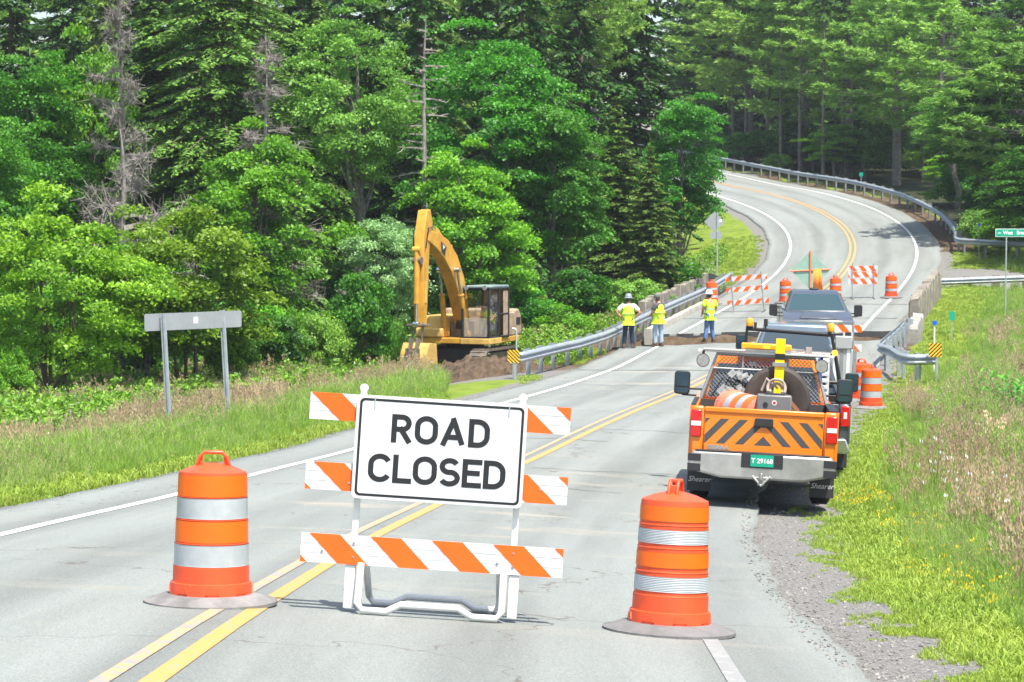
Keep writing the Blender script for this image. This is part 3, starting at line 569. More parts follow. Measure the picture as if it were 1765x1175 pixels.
GAL=mat('galvanised_steel',(.46,.50,.53),.42,metal=.55,noise=.25,nscale=3,bump=.05);GALD=mat('weathered_steel',(.30,.31,.31),.55,metal=.4,noise=.3,nscale=4)
BLK=mat('black_paint',(.012,.012,.014),.4);WOOD=mat('weathered_wood',(.24,.19,.15),.9,noise=.5,nscale=6)
CON=mat('weathered_concrete',(.27,.24,.195),.9,noise=.5,nscale=2.2,bump=.8,bscale=12);CONG=mat('grey_concrete',(.36,.34,.31),.9,noise=.5,nscale=1.8,bump=.9,bscale=10)
ALU=mat('sign_back_aluminium',(.36,.38,.40),.5,metal=.3,noise=.15,nscale=3)
def drum(label,M,thin=False,old=None,lying=False,handle_rz=0,dusty=True,group='orange and white traffic drums',first=None):
    if first is not None:
        t=dup(first);t.matrix_world=M;t['label']=label;return t
    t=thing('traffic_drum',label,'traffic barrel',M=M,group=group)
    # stepped shell
    z0=.06;lv=[(.10,.282,'lip'),(.23,.264,'o'),(.415,.255,'w'),(.575,.247,'o'),(.745,.240,'w'),(.915,.235,'o')]
    b=MB();b.lathe([(.292,z0),(.284,.155),(.268,.16),(.266,.27),(.262,.272),(.259,.275),(.256,.43),(.260,.434),(.252,.44),(.249,.595),(.253,.60),(.246,.605),(.243,.755),(.247,.76),(.240,.765),(.237,.915),(.234,.93),(.15,.965),(.07,.985),(.055,.99),(0.001,.99)],40,cap=False)
    for k in range(8):
        a=k*math.pi/4+.2;b.prism([(-.05,.09),(.05,.09),(.03,.135),(-.03,.135)],'y',.281,.293)
        for q in range(8): i=len(b.v)-8+q;v=Vector(b.v[i]);v=Matrix.Rotation(a,3,'Z')@v;b.v[i]=tuple(v)
    b.build('drum_body',ORP,t)
    hs=.035 if thin else 0.
    for (za,zb,ra,rb,m) in ((.445+hs,.595-hs,.2545,.2515,WHS),(.765+hs,.905-hs*.9,.2425,.2395,ORS) ,(.61+.0,.75-.0,.2485,.2455,ORS),(.28+hs,.43-hs,.2612,.2585,WHS)):
        if m is ORS and za>.7: pass
    bands=[(.765,.912,.2410,.2382,ORS),(.610,.752,.2472,.2444,WHD),(.445,.592,.2532,.2502,ORS),(.278,.427,.2602,.2574,WHD)]
    for za,zb,ra,rb,m in bands:
        if thin:
            dz=.022;za+=dz;zb-=dz
        b=MB();n=9;pf=[]
        for i in range(n+1):
            q=i/n;r=ra+(rb-ra)*q+.0035;pf.append((r,za+(zb-za)*q));
            if i<n and m is WHD:pf.append((r-.0028,za+(zb-za)*(q+.5/n)))
        b.lathe(pf,40,cap=False);b.build('reflective_band',m,t)
    b=MB();T0=Matrix.Rotation(handle_rz,4,'Z');b.T=T0
    for y in(-.03,.03):
        pts=[(-.115,y,.965),(-.095,y,1.03),(-.06,y,1.065),(.06,y,1.065),(.095,y,1.03),(.115,y,.965)];b.tube(pts,.013,8)
    b.box((0,0,1.065),(.13,.075,.02));b.box((-.085,0,1.0),(.025,.05,.07));b.box((.085,0,1.0),(.025,.05,.07));b.build('handle',ORP,t,bevel=.004)
    b=MB();b.lathe([(.29,.075),(.36,.062),(.42,.035),(.455,.022),(.470,.026),(.470,.004),(.455,-.004),(.30,-.002)],48,cap=False);b.build('rubber_base',RUB if dusty else RUB2,t)
    return t
M1=onroad(363,15.55,roll=0,amount=.55)
d1=drum('orange and white barrel left of the ROAD CLOSED sign, with a dusty pale base',M1,handle_rz=.15)
M2=onroad(1153,15.5,roll=0,amount=.75)
d2=drum('tilted orange and white barrel right of the ROAD CLOSED sign, with a grey base',M2,thin=True,handle_rz=1.35,dusty=False)
for px,d,l,f in((1227,96,'orange and white barrel behind the white helmeted worker, beside the end of the left guardrail',d1),(1354,95,'orange and white barrel between the left striped barricade and the green diamond sign',d1),(1440,95.5,'orange and white barrel just right of the green diamond sign',d1),(1536,96,'rightmost orange and white barrel beyond the gap, on the white edge line',d1),
    (1501,53.5,'front one of two orange barrels on the grass edge by the right guardrail',d1),(1484,56,'orange and white barrel half hidden behind the front barrel and the trucks',d2)):
    drum(l,onroad(px,d,rz=random.uniform(0,3),amount=.4),first=d2 if d>60 else f)
# --- ROAD CLOSED barricade
def stripes(b,x0,x1,z0,z1,y,pitch,w,shift,phase,mi):
    b.mi=mi;H=z1-z0;x=x0-2*pitch+phase
    while x<x1+pitch:
        p=cliprect([(x,z1),(x+w,z1),(x+w+shift,z0),(x+shift,z0)],x0,x1,z0,z1)
        if len(p)>=3:b.add([(q[0],y,q[1]) for q in p],[tuple(range(len(p)))])
        x+=pitch
    b.mi=0
OB=mat('orange_sheeting_on_boards',(.86,.115,.004),.35,noise=.12,nscale=9,scuff=.3)
def board(parent,x0,x1,z0,z1,y,phase,pitch=.43,w=.215,shift=.21,th=.022,ribs=True,front=True):
    b=MB()
    if ribs:
        n=6;dz=(z1-z0)/n
        for i in range(n):b.bx(x0,x1,y+.002*(i%2),y+th,z0+i*dz,z0+(i+1)*dz)
    else:b.bx(x0,x1,y,y+th,z0,z1)
    ys=y-.0015 if front else y+th+.0015
    stripes(b,x0,x1,z0,z1,ys,pitch,w,shift,phase,1)
    return b.build('rail_board',[WHS,OB],parent)
Mb=onroad(740,15.45,roll=.0,amount=1.0);Mb=Mb@Matrix.Rotation(R(.35),4,'Z')@Matrix.Diagonal((1,1,.972,1))
bar=thing('road_closed_barricade','white barricade with three orange striped boards carrying the black lettered ROAD CLOSED sign','barricade',M=Mb)
bd=board(bar,-.93,.91,.345,.555,-.03,.055)
board(bar,-.93,.91,.87,1.07,-.03,.052);board(bar,-.93,.90,1.375,1.570,-.03,.005)
for x in(-.56,.56):
    b=MB();b.bx(x-.022,x+.022,-.003,.04,.05,1.62);b.cyl((x,-.006,1.62),(x,.042,1.62),.03,n=16);b.build('upright_post',WHP,bar,bevel=.003)
    b=MB();b.bx(x-.05 if x<0 else x-.02,x+.02 if x<0 else x+.05,-.02,.05,0.03,.34);b.build('lower_leg',WHP,bar,bevel=.004)
for y,z,nm,xi in((-.10,.03,'front_foot_bar',.50),(.55,.04,'rear_foot_bar',.47)):
    b=MB();pts=[(-xi,y*.3+.0 if y<0 else .03,.36),(-xi-.005,y,.08),(-xi+.03,y,.03),(-.30,y,.03),(-.20,y,.085),(.20,y,.085),(.30,y,.03),(xi-.03,y,.03),(xi+.005,y,.08),(xi,.03 if y>0 else y*.3,.36)]
    b.tube(pts,.026,10);b.build(nm,WHP,bar)
b=MB();SX,SZ0,SZ1=.598,.825,1.572;rr=.04
def rrect(x0,x1,z0,z1,r,n=6):
    p=[]
    for cx,cz,a0 in((x1-r,z1-r,0),(x0+r,z1-r,90),(x0+r,z0+r,180),(x1-r,z0+r,270)):
        for i in range(n+1):a=R(a0+90*i/n);p.append((cx+r*math.cos(a),cz+r*math.sin(a)))
    return p
sg=MB().prism(rrect(-SX,SX,SZ0,SZ1,rr),'y',-.075,-.045).build('sign_panel',mat('sign_face_white',(.62,.635,.64),.3,noise=.10,nscale=3,scuff=.22,sscale=3),bar,bevel=.002)
b=MB();o1=rrect(-SX+.022,SX-.022,SZ0+.022,SZ1-.022,.035);o2=rrect(-SX+.040,SX-.040,SZ0+.040,SZ1-.040,.022);n=len(o1)
b.add([(p[0],-.0765,p[1]) for p in o1+o2],[(i,(i+1)%n,n+(i+1)%n,n+i) for i in range(n)]);b.build('sign_border',BLK,sg)
# lettering drawn as strokes of even width
def arcp(cx,cz,rx,rz,a0,a1,n=18):return [(cx+rx*math.cos(R(a0+(a1-a0)*i/n)),cz+rz*math.sin(R(a0+(a1-a0)*i/n))) for i in range(n+1)]
GLY={'R':(.62,[[(0,0),(0,1)],[(0,1),(.33,1)]+arcp(.33,.735,.29,.265,90,-90)+[(0,.47)],[(.30,.47),(.62,0)]]),
'O':(.76,[arcp(.38,.66,.38,.34,0,180)+arcp(.38,.34,.38,.34,180,360)+[(.76,.66)]]),'A':(.78,[[(0,0),(.39,1)],[(.39,1),(.78,0)],[(.13,.27),(.65,.27)]]),
'D':(.68,[[(0,0),(0,1)],[(0,1),(.28,1)]+arcp(.28,.62,.40,.38,90,0)+arcp(.28,.38,.40,.38,0,-90)+[(0,0)]]),
'C':(.70,[arcp(.37,.66,.37,.34,25,180)+arcp(.37,.34,.37,.34,180,335)]),'L':(.52,[[(0,1),(0,0)],[(0,0),(.56,0)]]),
'S':(.64,[arcp(.32,.745,.31,.255,28,255)+arcp(.32,.255,.33,.255,75,-155)]),'E':(.56,[[(0,0),(0,1)],[(0,1),(.58,1)],[(0,.52),(.50,.52)],[(0,0),(.58,0)]])}
def word(b,s,xc,zb,h,wd,gapw,y,sxl=1.):
    tot=sum(GLY[c][0] for c in s)*h*sxl+gapw*(len(s)-1);x=xc-tot/2;k=0
    for c in s:
        for stt in GLY[c][1]:
            pts=[Vector((x+p[0]*h*sxl,zb+wd/2+p[1]*(h-wd))) for p in stt];k+=1;yy=y-.00008*k;vs=[]
            if len(pts)==2:
                d=(pts[1]-pts[0]).normalized();axis_=abs(d.x)<.01 or abs(d.y)<.01
                pts=[pts[0]-d*wd/2*(1 if True else 0),pts[1]+d*wd/2*(1 if c not in'A' or axis_ else .35)]
                if c=='A' and not axis_:
                    pts=[Vector(p) for p in pts]
            for i,p in enumerate(pts):
                d=(pts[min(i+1,len(pts)-1)]-pts[max(i-1,0)]).normalized();q=Vector((-d.y,d.x))*wd/2;vs+=[(p.x+q.x,yy,p.y+q.y),(p.x-q.x,yy,p.y-q.y)]
            b.add(vs,[(2*i,2*i+1,2*i+3,2*i+2) for i in range(len(pts)-1)])
        x+=GLY[c][0]*h*sxl+gapw
b=MB();word(b,'ROAD',.0,1.242,.205,.038,.062,-.0768,.80);word(b,'CLOSED',-.01,.952,.205,.038,.052,-.0768,.84);b.build('lettering',BLK,sg,smooth=False)
b=MB()
for x in(-.47,.47):b.bx(x-.004,x+.004,-.082,-.0755,SZ1-.09,SZ1-.01)
b.build('hanger_strap',GAL,sg)
b=MB()
for x,z in((-.56,.40),(-.56,.50),(.56,.40),(.56,.50),(.45,.42),(-.78,.43),(-.56,.93),(.72,.97),(-.62,.93)):b.cyl((x,-.028,z),(x,-.036,z),.009,n=8)
b.build('bolt',GALD,bd)
# --- grey sign seen from behind
A=W(249,556,43.2);B=W(416,549,45.4);gm=G(290,44)
def ubar(b,p0,p1,w=.075,t=.04):
    p0=Vector(p0);p1=Vector(p1);b.tube([p0,p1],w*.5,6)
t=thing('guide_sign','grey back of a long narrow sign on two leaning posts in the left grass','road sign',(A+B)/2-Vector((0,0,3.2)))
ang=math.atan2(B.y-A.y,B.x-A.x);L=(B-A).length;O=Vector(t.location)
Tm=Matrix.Rotation(ang,4,'Z');slope=math.atan2(B.z-A.z,math.hypot(B.x-A.x,B.y-A.y))
PM=TM(0,0,3.2)@Tm@Matrix.Rotation(-slope*0,4,'Y')
def sn(P):return PM.inverted()@(Vector(P)-O)
a_=sn(A);b_=sn(B);hh=.17
b=MB();b.T=PM;b.prism(rrect(-L/2,L/2,-hh,hh,.05),'y',-.006,.006)
for i in range(len(b.v)):v=PM.inverted()@Vector(b.v[i]);v.z+=(v.x/L)*(B.z-A.z);b.v[i]=tuple(PM@v)
pn=b.build('sign_panel',ALU,t)
b=MB();b.T=PM;b.bx(-.02,.10,-.0095,-.007,-.055,.075);b.build('sticker',mat('white_sticker',(.8,.8,.78),.5),pn)
for px0,py0,px1,py1,dd in((281,540,291,724,43.5),(383,534,392,692,45.0)):
    p=W(px0,py0,dd)-O;q=W(px1,py1,dd)-O;q=q+(q-p)*.25;b=MB();b.box((0,0,0),(1,1,1));b=MB();d=(p-q);n=Vector((0,-1,0))
    for dx in(-.035,.035):b.box((0,0,0),(.001,.001,.001))
    b=MB();ln=d.length;rot=d.to_track_quat('Z','Y').to_matrix();m=(p+q)/2+Vector((0,-.03,0))
    b.box(m,(.018,.03,ln),rot);b.box(m+Vector((-.036,.02,0)),(.05,.008,ln),rot);b.box(m+Vector((.036,.02,0)),(.05,.008,ln),rot);b.build('post',GAL,t)
# --- warning sign seen from behind + plaque
def post_sign(name,label,cat,px,d,base_h):
    g=G(px,d);return thing(name,label,cat,g),g
t,g=post_sign('warning_sign','grey back of a diamond sign with a small plaque, inside the bend','road sign',1236,103,0)
top=W(1231,366,103).z-g.z;s37=F/103
b=MB();b.bx(-.03,.03,-.02,.02,-.3,top+.02);b.build('post',GAL,t)
c=W(1231,382,103)-g;b=MB();r=17.5/s37;b.prism([(c.x-r,c.z),(c.x,c.z-r),(c.x+r,c.z),(c.x,c.z+r)],'y',.022,.03);b.build('sign_panel',ALU,t)
c=W(1234,405,103)-g;b=MB();b.bx(c.x-.26,c.x+.26,.022,.03,c.z-.17,c.z+.17);b.build('plaque',ALU,t)
st_=MB();st_.bx(.10,.20,.018,.0215,W(0,380,103).z-g.z-.06,W(0,380,103).z-g.z+.06);st_.build('sticker',MAT['white_sticker'],t)
# arrow chevron sign low by guardrail
t,g=post_sign('object_marker_sign','dark arrow sign with a grey panel on a steel post behind the left guardrail end','road sign',1192,101,0)
k=101/F
b=MB();z1=W(0,452,101).z-g.z;b.bx(-.05,.05,-.03,.03,-.2,z1);b.bx(1.0*.75,1.0*.75+.12,-.03,.03,-.2,W(0,475,101).z-g.z);b.build('post',GAL,t)
zc=W(0,477,101).z-g.z;b=MB();b.prism([(.08,zc-.17),(.9,zc-.17),(1.25,zc+.02),(.9,zc+.17),(.08,zc+.17)],'y',-.05,-.04);ar=b.build('arrow_panel',mat('dark_sign_face',(.04,.045,.05),.5),t)
b=MB();b.bx(-.4,-.06,-.05,-.035,zc-.18,zc+.17);b.build('side_panel',ALU,t);b=MB();b.bx(.25,.75,-.056,-.052,zc-.03,zc+.05);b.build('marking',ALU,ar)
# street name sign
t,g=post_sign('street_name_sign','green street name sign reading West Branch on a thin post at the right photo edge','street sign',1733,88,0)
k=88/F;zt=W(0,394,88).z-g.z;zb=W(0,408,88).z-g.z
b=MB();b.bx(-.025,.025,-.02,.02,-.3,zb+.02);b.build('post',GAL,t)
x0=(1714-1733)*k;GR=mat('sign_green',(.0,.32,.20),.4);WT=mat('sign_white_letters',(.8,.82,.8),.4)
b=MB();b.bx(x0,x0+2.35,-.035,-.028,zb,zt);pn=b.build('sign_panel',WT,t);b=MB();b.bx(x0+.02,x0+2.33,-.039,-.0355,zb+.02,zt-.02);b.build('green_face',GR,pn)
text('–',.2,WT,pn,TM(x0+.15,-.041,(zb+zt)/2)@RX,'arrow_mark',offset=.008);text('West',.20,WT,pn,TM(x0+.49,-.041,(zb+zt)/2)@RX,'lettering',offset=.006,sx=.85);text('Branch Rd',.20,WT,pn,TM(x0+1.24,-.041,(zb+zt)/2)@RX,'lettering',offset=.006,sx=.95)
# small markers
for px,d,py0,py1,m,l,shp in((1640,80,536,552,'sign_green','small green marker on a short post in the right grass','sq'),(1484,150,297,304,'sign_green','tiny green marker in the shade behind the curved guardrail','sq')):
    g=G(px,d);t=thing('reflector_post',l,'marker post',g);z1=W(0,py0,d).z-g.z;z0=W(0,py1,d).z-g.z;w=4.5/F*d if d<100 else .13
    MB().bx(-.02,.02,-.01,.01,-.2,z0+.02).build('post',GAL,t);MB().prism(rrect(-w,w,z0,z1,.05),'y',-.02,-.012).build('marker_plate',MAT[m],t)
BLU=mat('blue_reflector',(.01,.10,.75),.3)
for px,d,py,l in((1610,66,556,'thin white post with a round blue reflector behind the right hazard marker'),(1687,109.5,387,'dark post with a blue reflector at the end of the curved guardrail')):
    g=G(px,d);t=thing('reflector_post',l,'marker post',g);z=W(0,py,d).z-g.z;MB().bx(-.022,.022,-.01,.01,-.2,z).build('post',WHP if d<100 else GALD,t);MB().cyl((0,-.03,z),(0,-.012,z),.07,n=16).build('reflector',BLU,t)
# --- guardrails
WB=[(.0,.0),(.02,.03),(.075,.055),(.085,.085),(.03,.125),(.0,.155),(.03,.185),(.085,.225),(.075,.255),(.02,.28),(0,.31)]
def smooth(pts,n=6):
    P=[Vector(p) for p in pts];out=[]
    for i in range(len(P)-1):
        a,b,c,d=P[max(i-1,0)],P[i],P[i+1],P[min(i+2,len(P)-1)]
        for k in range(n):
            t=k/n;out.append(.5*((2*b)+(c-a)*t+(2*a-5*b+4*c-d)*t*t+(3*b-a-3*c+d)*t**3))
    out.append(P[-1]);return out
def guardrail(label,pts,side,post_step,postm,top=.72,posts=True,skip=None,mrail=None,block=True,pw=.15):
    "pts: ground points; side +1 beam bulges to the right of travel"
    o=Vector(pts[0]);t=thing('guardrail',label,'guardrail',o);P=[p-o for p in smooth(pts)]
    b=MB();b.sweep([p+Vector((0,0,top-.31)) for p in P],[(side*a*1.05,z) for a,z in WB]);bm=b.build('rail_beam',mrail or GAL,t)
    sd=bm.modifiers.new('t','SOLIDIFY');sd.thickness=.006
    L=0;nx=.25;pm=None
    for i in range(1,len(P)):
        a,c=P[i-1],P[i];seg=(c-a).length
        while L+seg>=nx:
            q=a+(c-a)*((nx-L)/seg);d=(c-a).normalized();w=Vector((d.y,-d.x,0)).normalized()*-side
            ang=math.atan2(d.y,d.x)
            if pm is None:
                m=MB();m.bx(-pw/2,pw/2,-.004,.004,-.7,top+.03);m.bx(-pw/2-.003,-pw/2+.003,-.05,.05,-.7,top+.03);m.bx(pw/2-.003,pw/2+.003,-.05,.05,-.7,top+.03)
                if block:m.bx(-.09,.09,-.02-.12,-.055,top-.33,top-.0)
                x=m.build('post',postm,t);pm=x
            else:x=pm.copy();C.objects.link(x);x.parent=t
            x.location=q+w*.16;x.rotation_euler=(0,0,ang+(0 if side<0 else math.pi));nx+=post_step
        L+=seg
    return t
def gpt(s,o,dz=0):
    p=Vector(rp(s,o));p.z=TZ(p.x,p.y)+dz if abs(o)>4.6 else p.z+dz;return p
def rpt(s,o):return Vector(rp(s,np.clip(o,-5.5,5.5)))+Vector((float(np.cos(st(s)[3]))*(o-float(np.clip(o,-5.5,5.5))),0,0))
GL=[W(893,645,64)]+[rpt(60.3,-5.15),rpt(62,-4.95),rpt(64.5,-4.8),rpt(67,-4.7),rpt(72,-4.75),rpt(78,-4.75),rpt(84,-4.7),rpt(90,-4.65),rpt(96,-4.7)]
e0=G(893,63.4);GL[0]=Vector((e0.x,e0.y,rpt(57,-5.5).z-.02))
print('GL0',ppx(GL[0]),[tuple(round(v) for v in ppx(p)) for p in GL])
guardrail('galvanised guardrail along the left road edge, with the workers standing beside it',GL,1,1.6,GAL)
def hazard(label,px,py,d,w,left,rz=0):
    c=W(px,py,d);t=thing('hazard_marker',label,'hazard sign',c,rz=rz);H=.24*w/.22;HY=mat('hazard_yellow',(.85,.50,.02),.4)
    b=MB();b.bx(-w,w,-.006,.006,-H,H);b.mi=1;x=-3*w;sh=2*H*(1 if left else -1)
    while x<3*w:
        p=cliprect([(x,H),(x+w*.28,H),(x+w*.28+sh,-H),(x+sh,-H)],-w,w,-H,H)
        if len(p)>=3:b.add([(q[0],-.0075,q[1]) for q in p],[tuple(range(len(p)))])
        x+=w*.62
    b.mi=0;b.build('marker_plate',[HY,BLK],t);g=TZ(c.x,c.y)-c.z
    MB().bx(.02,.09,.01,.05,g-.3,H-.02).build('post',GAL,t);return t
hazard('yellow and black striped hazard marker at the near end of the left guardrail',885,614,63.2,.17,True)
pt=MB();g=G(890,64);t=thing('marker_pole','thin grey pole with a bent top above the left hazard marker','marker post',g);zt=W(0,567,64).z-g.z
MB().tube([(0,0,-.2),(0,0,zt-.05),(-.03,0,zt),(-.12,.02,zt+.02)],.028,8).build('pole',GAL,t)
# right near rail
GRp=[rpt(73.,5.05),rpt(70,4.95),rpt(67,4.8),rpt(64,4.65),rpt(61.6,4.6),rpt(60.4,4.95)]
e1=G(1560,62.6);e2=G(1612,62.6);zr=GRp[-1].z;GRp+= [Vector((e1.x,e1.y,zr+.0)),Vector((e2.x,e2.y,zr+.0))]
print('GR',[tuple(round(v) for v in ppx(p)) for p in GRp])
guardrail('galvanised guardrail curling outward at the near end of the right bridge wall',GRp,1,1.9,GAL,top=.75)
hazard('yellow and black striped hazard marker at the end of the right guardrail',1612,603,62.2,.18,False)
# far curve
FP=[rpt(s,5.35) for s in np.arange(186,107,-3.)];k0=FP[-1];FP+=[Vector((k0.x+.8,k0.y-2.2,k0.z-.1)),Vector((k0.x+1.6,k0.y-2.6,k0.z-.15)),Vector((k0.x+2.9,k0.y-2.4,k0.z-.2))]
guardrail('long weathered guardrail around the outside of the far bend',FP,1,1.9,GALD,mrail=GAL,top=.8)
# side road rail
q=[G(px,100) for px in(1606,1660,1710,1770,1830)]
SR=[Vector((p.x,p.y,W(0,480+i*-2,100).z-.72)) for i,p in enumerate(q)]
guardrail('short guardrail with thick wooden posts beside the side road on the right',SR,1,1.35,WOOD,pw=.3,block=True)
# --- bridge walls and kerb
def wall(name,label,cat,s0,s1,o,w,h,m,seed,blocks=None,crumb=0,dz=-.5):
    base=Vector(rp((s0+s1)/2,o));t=thing(name,label,cat,base);r=np.random.default_rng(seed);n=int((s1-s0)/.35)+1;P=[]
    b=MB();ss=np.linspace(s0,s1,n);rows_=[]
    for i,s in enumerate(ss):
        p=Vector(rp(s,o))-base;hd=float(st(s)[3]);nx=Vector((math.cos(hd),-math.sin(hd),0));hh=h*(1+ (r.uniform(-crumb,crumb)));ww=w/2
        rows_.append([p-nx*(ww+r.normal(0,.012))+Vector((0,0,dz)),p-nx*(ww+r.normal(0,.012))+Vector((0,0,hh*.55)),p-nx*(ww-.02+r.normal(0,.01))+Vector((0,0,hh)),p+nx*(ww-.02)+Vector((0,0,hh*(1+r.normal(0,crumb*.3)))),p+nx*ww+Vector((0,0,hh*.5)),p+nx*ww+Vector((0,0,dz))])
    k=6;vs=[v for rr in rows_ for v in rr];fs=[(i*k+j,i*k+j+1,(i+1)*k+j+1,(i+1)*k+j) for i in range(n-1) for j in range(k-1)]+[tuple(range(k)),tuple(range((n-1)*k+k-1,(n-1)*k-1,-1))]
    b.add(vs,fs);b.build('wall_body',m,t,bevel=.0);return t,base
t,bs=wall('bridge_parapet','low weathered concrete bridge wall with worn posts behind the left guardrail','bridge wall',78,92,-5.3,.26,1.0,CON,1,crumb=.06)
for i,s in enumerate(np.arange(78.3,92,1.95)):
    p=Vector(rp(s,-5.3))-bs;hd=float(st(s)[3]);b=MB();b.box(p+Vector((0,0,.15)),(.32,.8,1.70+.07*((i*5)%3)),Matrix.Rotation(-hd,3,'Z'));b.build('concrete_post',CON,t,bevel=.04)
t,bs=wall('bridge_parapet','crumbling pale concrete bridge wall on the right side of the road beyond the gap','bridge wall',78,91,5.15,.36,1.08,CON,2,crumb=.09)
for i,s in enumerate(np.arange(78.2,91.2,1.6)):
    p=Vector(rp(s,5.15))-bs;hd=float(st(s)[3]);b=MB();b.box(p+Vector((0,0,.12)),(.42,.32,1.74+.09*((i*7)%4)),Matrix.Rotation(-hd,3,'Z'));b.build('concrete_post',CON,t,bevel=.05)
wall('wing_wall','grey overgrown concrete wing wall joining the right guardrail and the bridge wall','bridge wall',72.,77.6,5.35,.4,.55,CONG,3,crumb=.22)
wall('bridge_kerb','pale concrete kerb at the foot of the left guardrail beyond the gap','kerb',73.9,87,-4.4,.26,.24,mat('pale_concrete',(.42,.39,.34),.85,noise=.3,nscale=2),4,crumb=.04,dz=-.35)
b=MB()
t=thing('rubble','broken slabs of dark asphalt and concrete piled at the left edge of the gap','rubble',gpt(70.5,-5.2))
for i in range(16):
    p=Vector((random.uniform(-.7,.9),random.uniform(-1.2,1.6),random.uniform(-.15,.35)));r=Matrix.Rotation(random.uniform(-.9,.9),3,'X')@Matrix.Rotation(random.uniform(-.9,.9),3,'Y')@Matrix.Rotation(random.uniform(0,3),3,'Z')
    MB().box(p,(random.uniform(.25,.7),random.uniform(.2,.5),random.uniform(.08,.2)),r).build('slab',(CONG,JT,RUBD)[i%3],t,bevel=.02)
# --- striped barricades beyond the gap
def type3(label,px,d,w,zs,bh,flip,rz=0,legs=True,pitch=.42,left_h=0):
    M=onroad(px,d,rz=rz,amount=.5);t=thing('striped_barricade',label,'barricade',M=M);sh=.17 if not flip else -.17
    for z in zs:
        b=MB();b.bx(-w/2,w/2,-.02,.0,z,z+bh);stripes(b,-w/2,w/2,z,z+bh,-.0215,pitch,.2,sh,random.uniform(0,.2),1)
        b.build('rail_board',[WHS,OB],t)
    for x in(-w*.36,w*.36):
        b=MB();b.bx(x-.018,x+.018,-.055,-.023,0,zs[-1]+bh+.12);b.bx(x-.02,x+.02,-.5,.5,0,.04);b.build('leg_frame',GALD,t)
    return t
type3('striped barricade with three tilted boards left of the grey truck, beyond the gap',1291,91.5,1.75,(.32,.86,1.32),.20,True,rz=-.25).rotation_euler.y-=.07
type3('striped barricade with three closely spaced boards right of the green diamond sign',1487,96,1.28,(.62,.92,1.18),.24,False,rz=-.05)
type3('striped barricade almost hidden behind the white utility truck, only its right edge showing',1430,60,1.7,(.42,.95,1.48),.20,False,rz=0)
# --- roll up sign from behind
M=onroad(1396,92,rz=-.06,amount=.2);t=thing('roll_up_sign','translucent green diamond roll-up sign with an orange cross brace, seen from behind','work zone sign',M=M)
FG=mat('green_grey_fabric',(.26,.42,.34),.8,noise=.15,nscale=4);zc=.92+.0;r=.80
zc=(W(1397,466,92).z-M.translation.z)
b=MB();b.prism([(-r,zc),(0,zc-r),(r,zc),(0,zc+r)],'y',0,.008);fb=b.build('sign_fabric',FG,t)
for a,b0,m in(((-r-.04,-.02,zc-.03),(r+.04,-.02,zc+.05),'x'),((0,-.045,zc-r-.02),(0,-.045,zc+r+.03),'z')):MB().tube([a,b0],.028,6).build('brace_rod',mat('orange_brace',(.75,.16,.05),.5),fb)
MB().tube([(0,.0,0),(0,0,zc-r+.3)],.025,6).tube([(-.5,-.4,.02),(0,0,.2),(.5,.4,.02)],.02,6).tube([(-.5,.4,.02),(0,0,.2),(.5,-.4,.02)],.02,6).build('stand',GALD,t)
M=onroad(1408,90,rz=0,amount=.2);t=thing('orange_flag_panel','narrow orange cloth panel hanging on a rod in front of the green diamond sign','flag',M=M);z1=W(0,463,90).z-M.translation.z;z0=W(0,500,90).z-M.translation.z
b=MB();n=7
vs=[];
for i in range(n):
    x=-.16+.32*i/(n-1);vs+=[(x*1.25+.03,-.02+.02*math.sin(i*1.9),z0),(x,.0+.012*math.sin(i*2.3),z1)]
b.add(vs,[(2*i,2*i+2,2*i+3,2*i+1) for i in range(n-1)]);fo=b.build('cloth',mat('orange_cloth',(.85,.22,.02),.8),t);fo.modifiers.new('t','SOLIDIFY').thickness=.006
MB().bx(-.2,.2,.01,.03,z1-.02,z1+.01).bx(-.02,.02,.01,.04,0,z1).build('rod',GALD,t)
# --- soil heaps
def heap(label,loc,rx,ry,h,seed):
    r=np.random.default_rng(seed);n=44;u=np.linspace(-1,1,n);X_,Y_=np.meshgrid(u,u);rr=np.sqrt(X_**2+Y_**2);hz=h*np.clip(1-rr**1.5,0,1)*(1+.35*vnoise(X_*rx*2,Y_*ry*2,.55,seed))+.09*vnoise(X_*rx,Y_*ry,.12,seed+1)+r.normal(0,.03,X_.shape)-.12
    x=loc[0]+X_*rx;y=loc[1]+Y_*ry;o=grid_mesh('soil_heap',x,y,terrain(x,y)+hz,SOILH);tag(o,label,'soil heap');o.data.polygons.foreach_set('use_smooth',[False]*len(o.data.polygons));return o
SOILH=mat('dug_brown_soil',(.115,.075,.045),.95,noise=.65,nscale=3,bump=1,bscale=14,obj=False)
p=G(815,67.5);heap('heap of freshly dug brown soil in front of the excavator track',(p.x,p.y),1.8,2.4,.68,5)
p=G(858,69.5);heap('small clods of brown soil between the excavator track and the hazard marker',(p.x,p.y),1.2,1.8,.5,8)
p=G(760,70);heap('low spread of brown soil beside the excavator bucket',(p.x,p.y),1.6,2.2,.55,6)
p=G(1785,61);heap('mound of dark brown soil at the right photo edge behind the tall grass',(p.x,p.y),1.0,1.2,1.15,7)
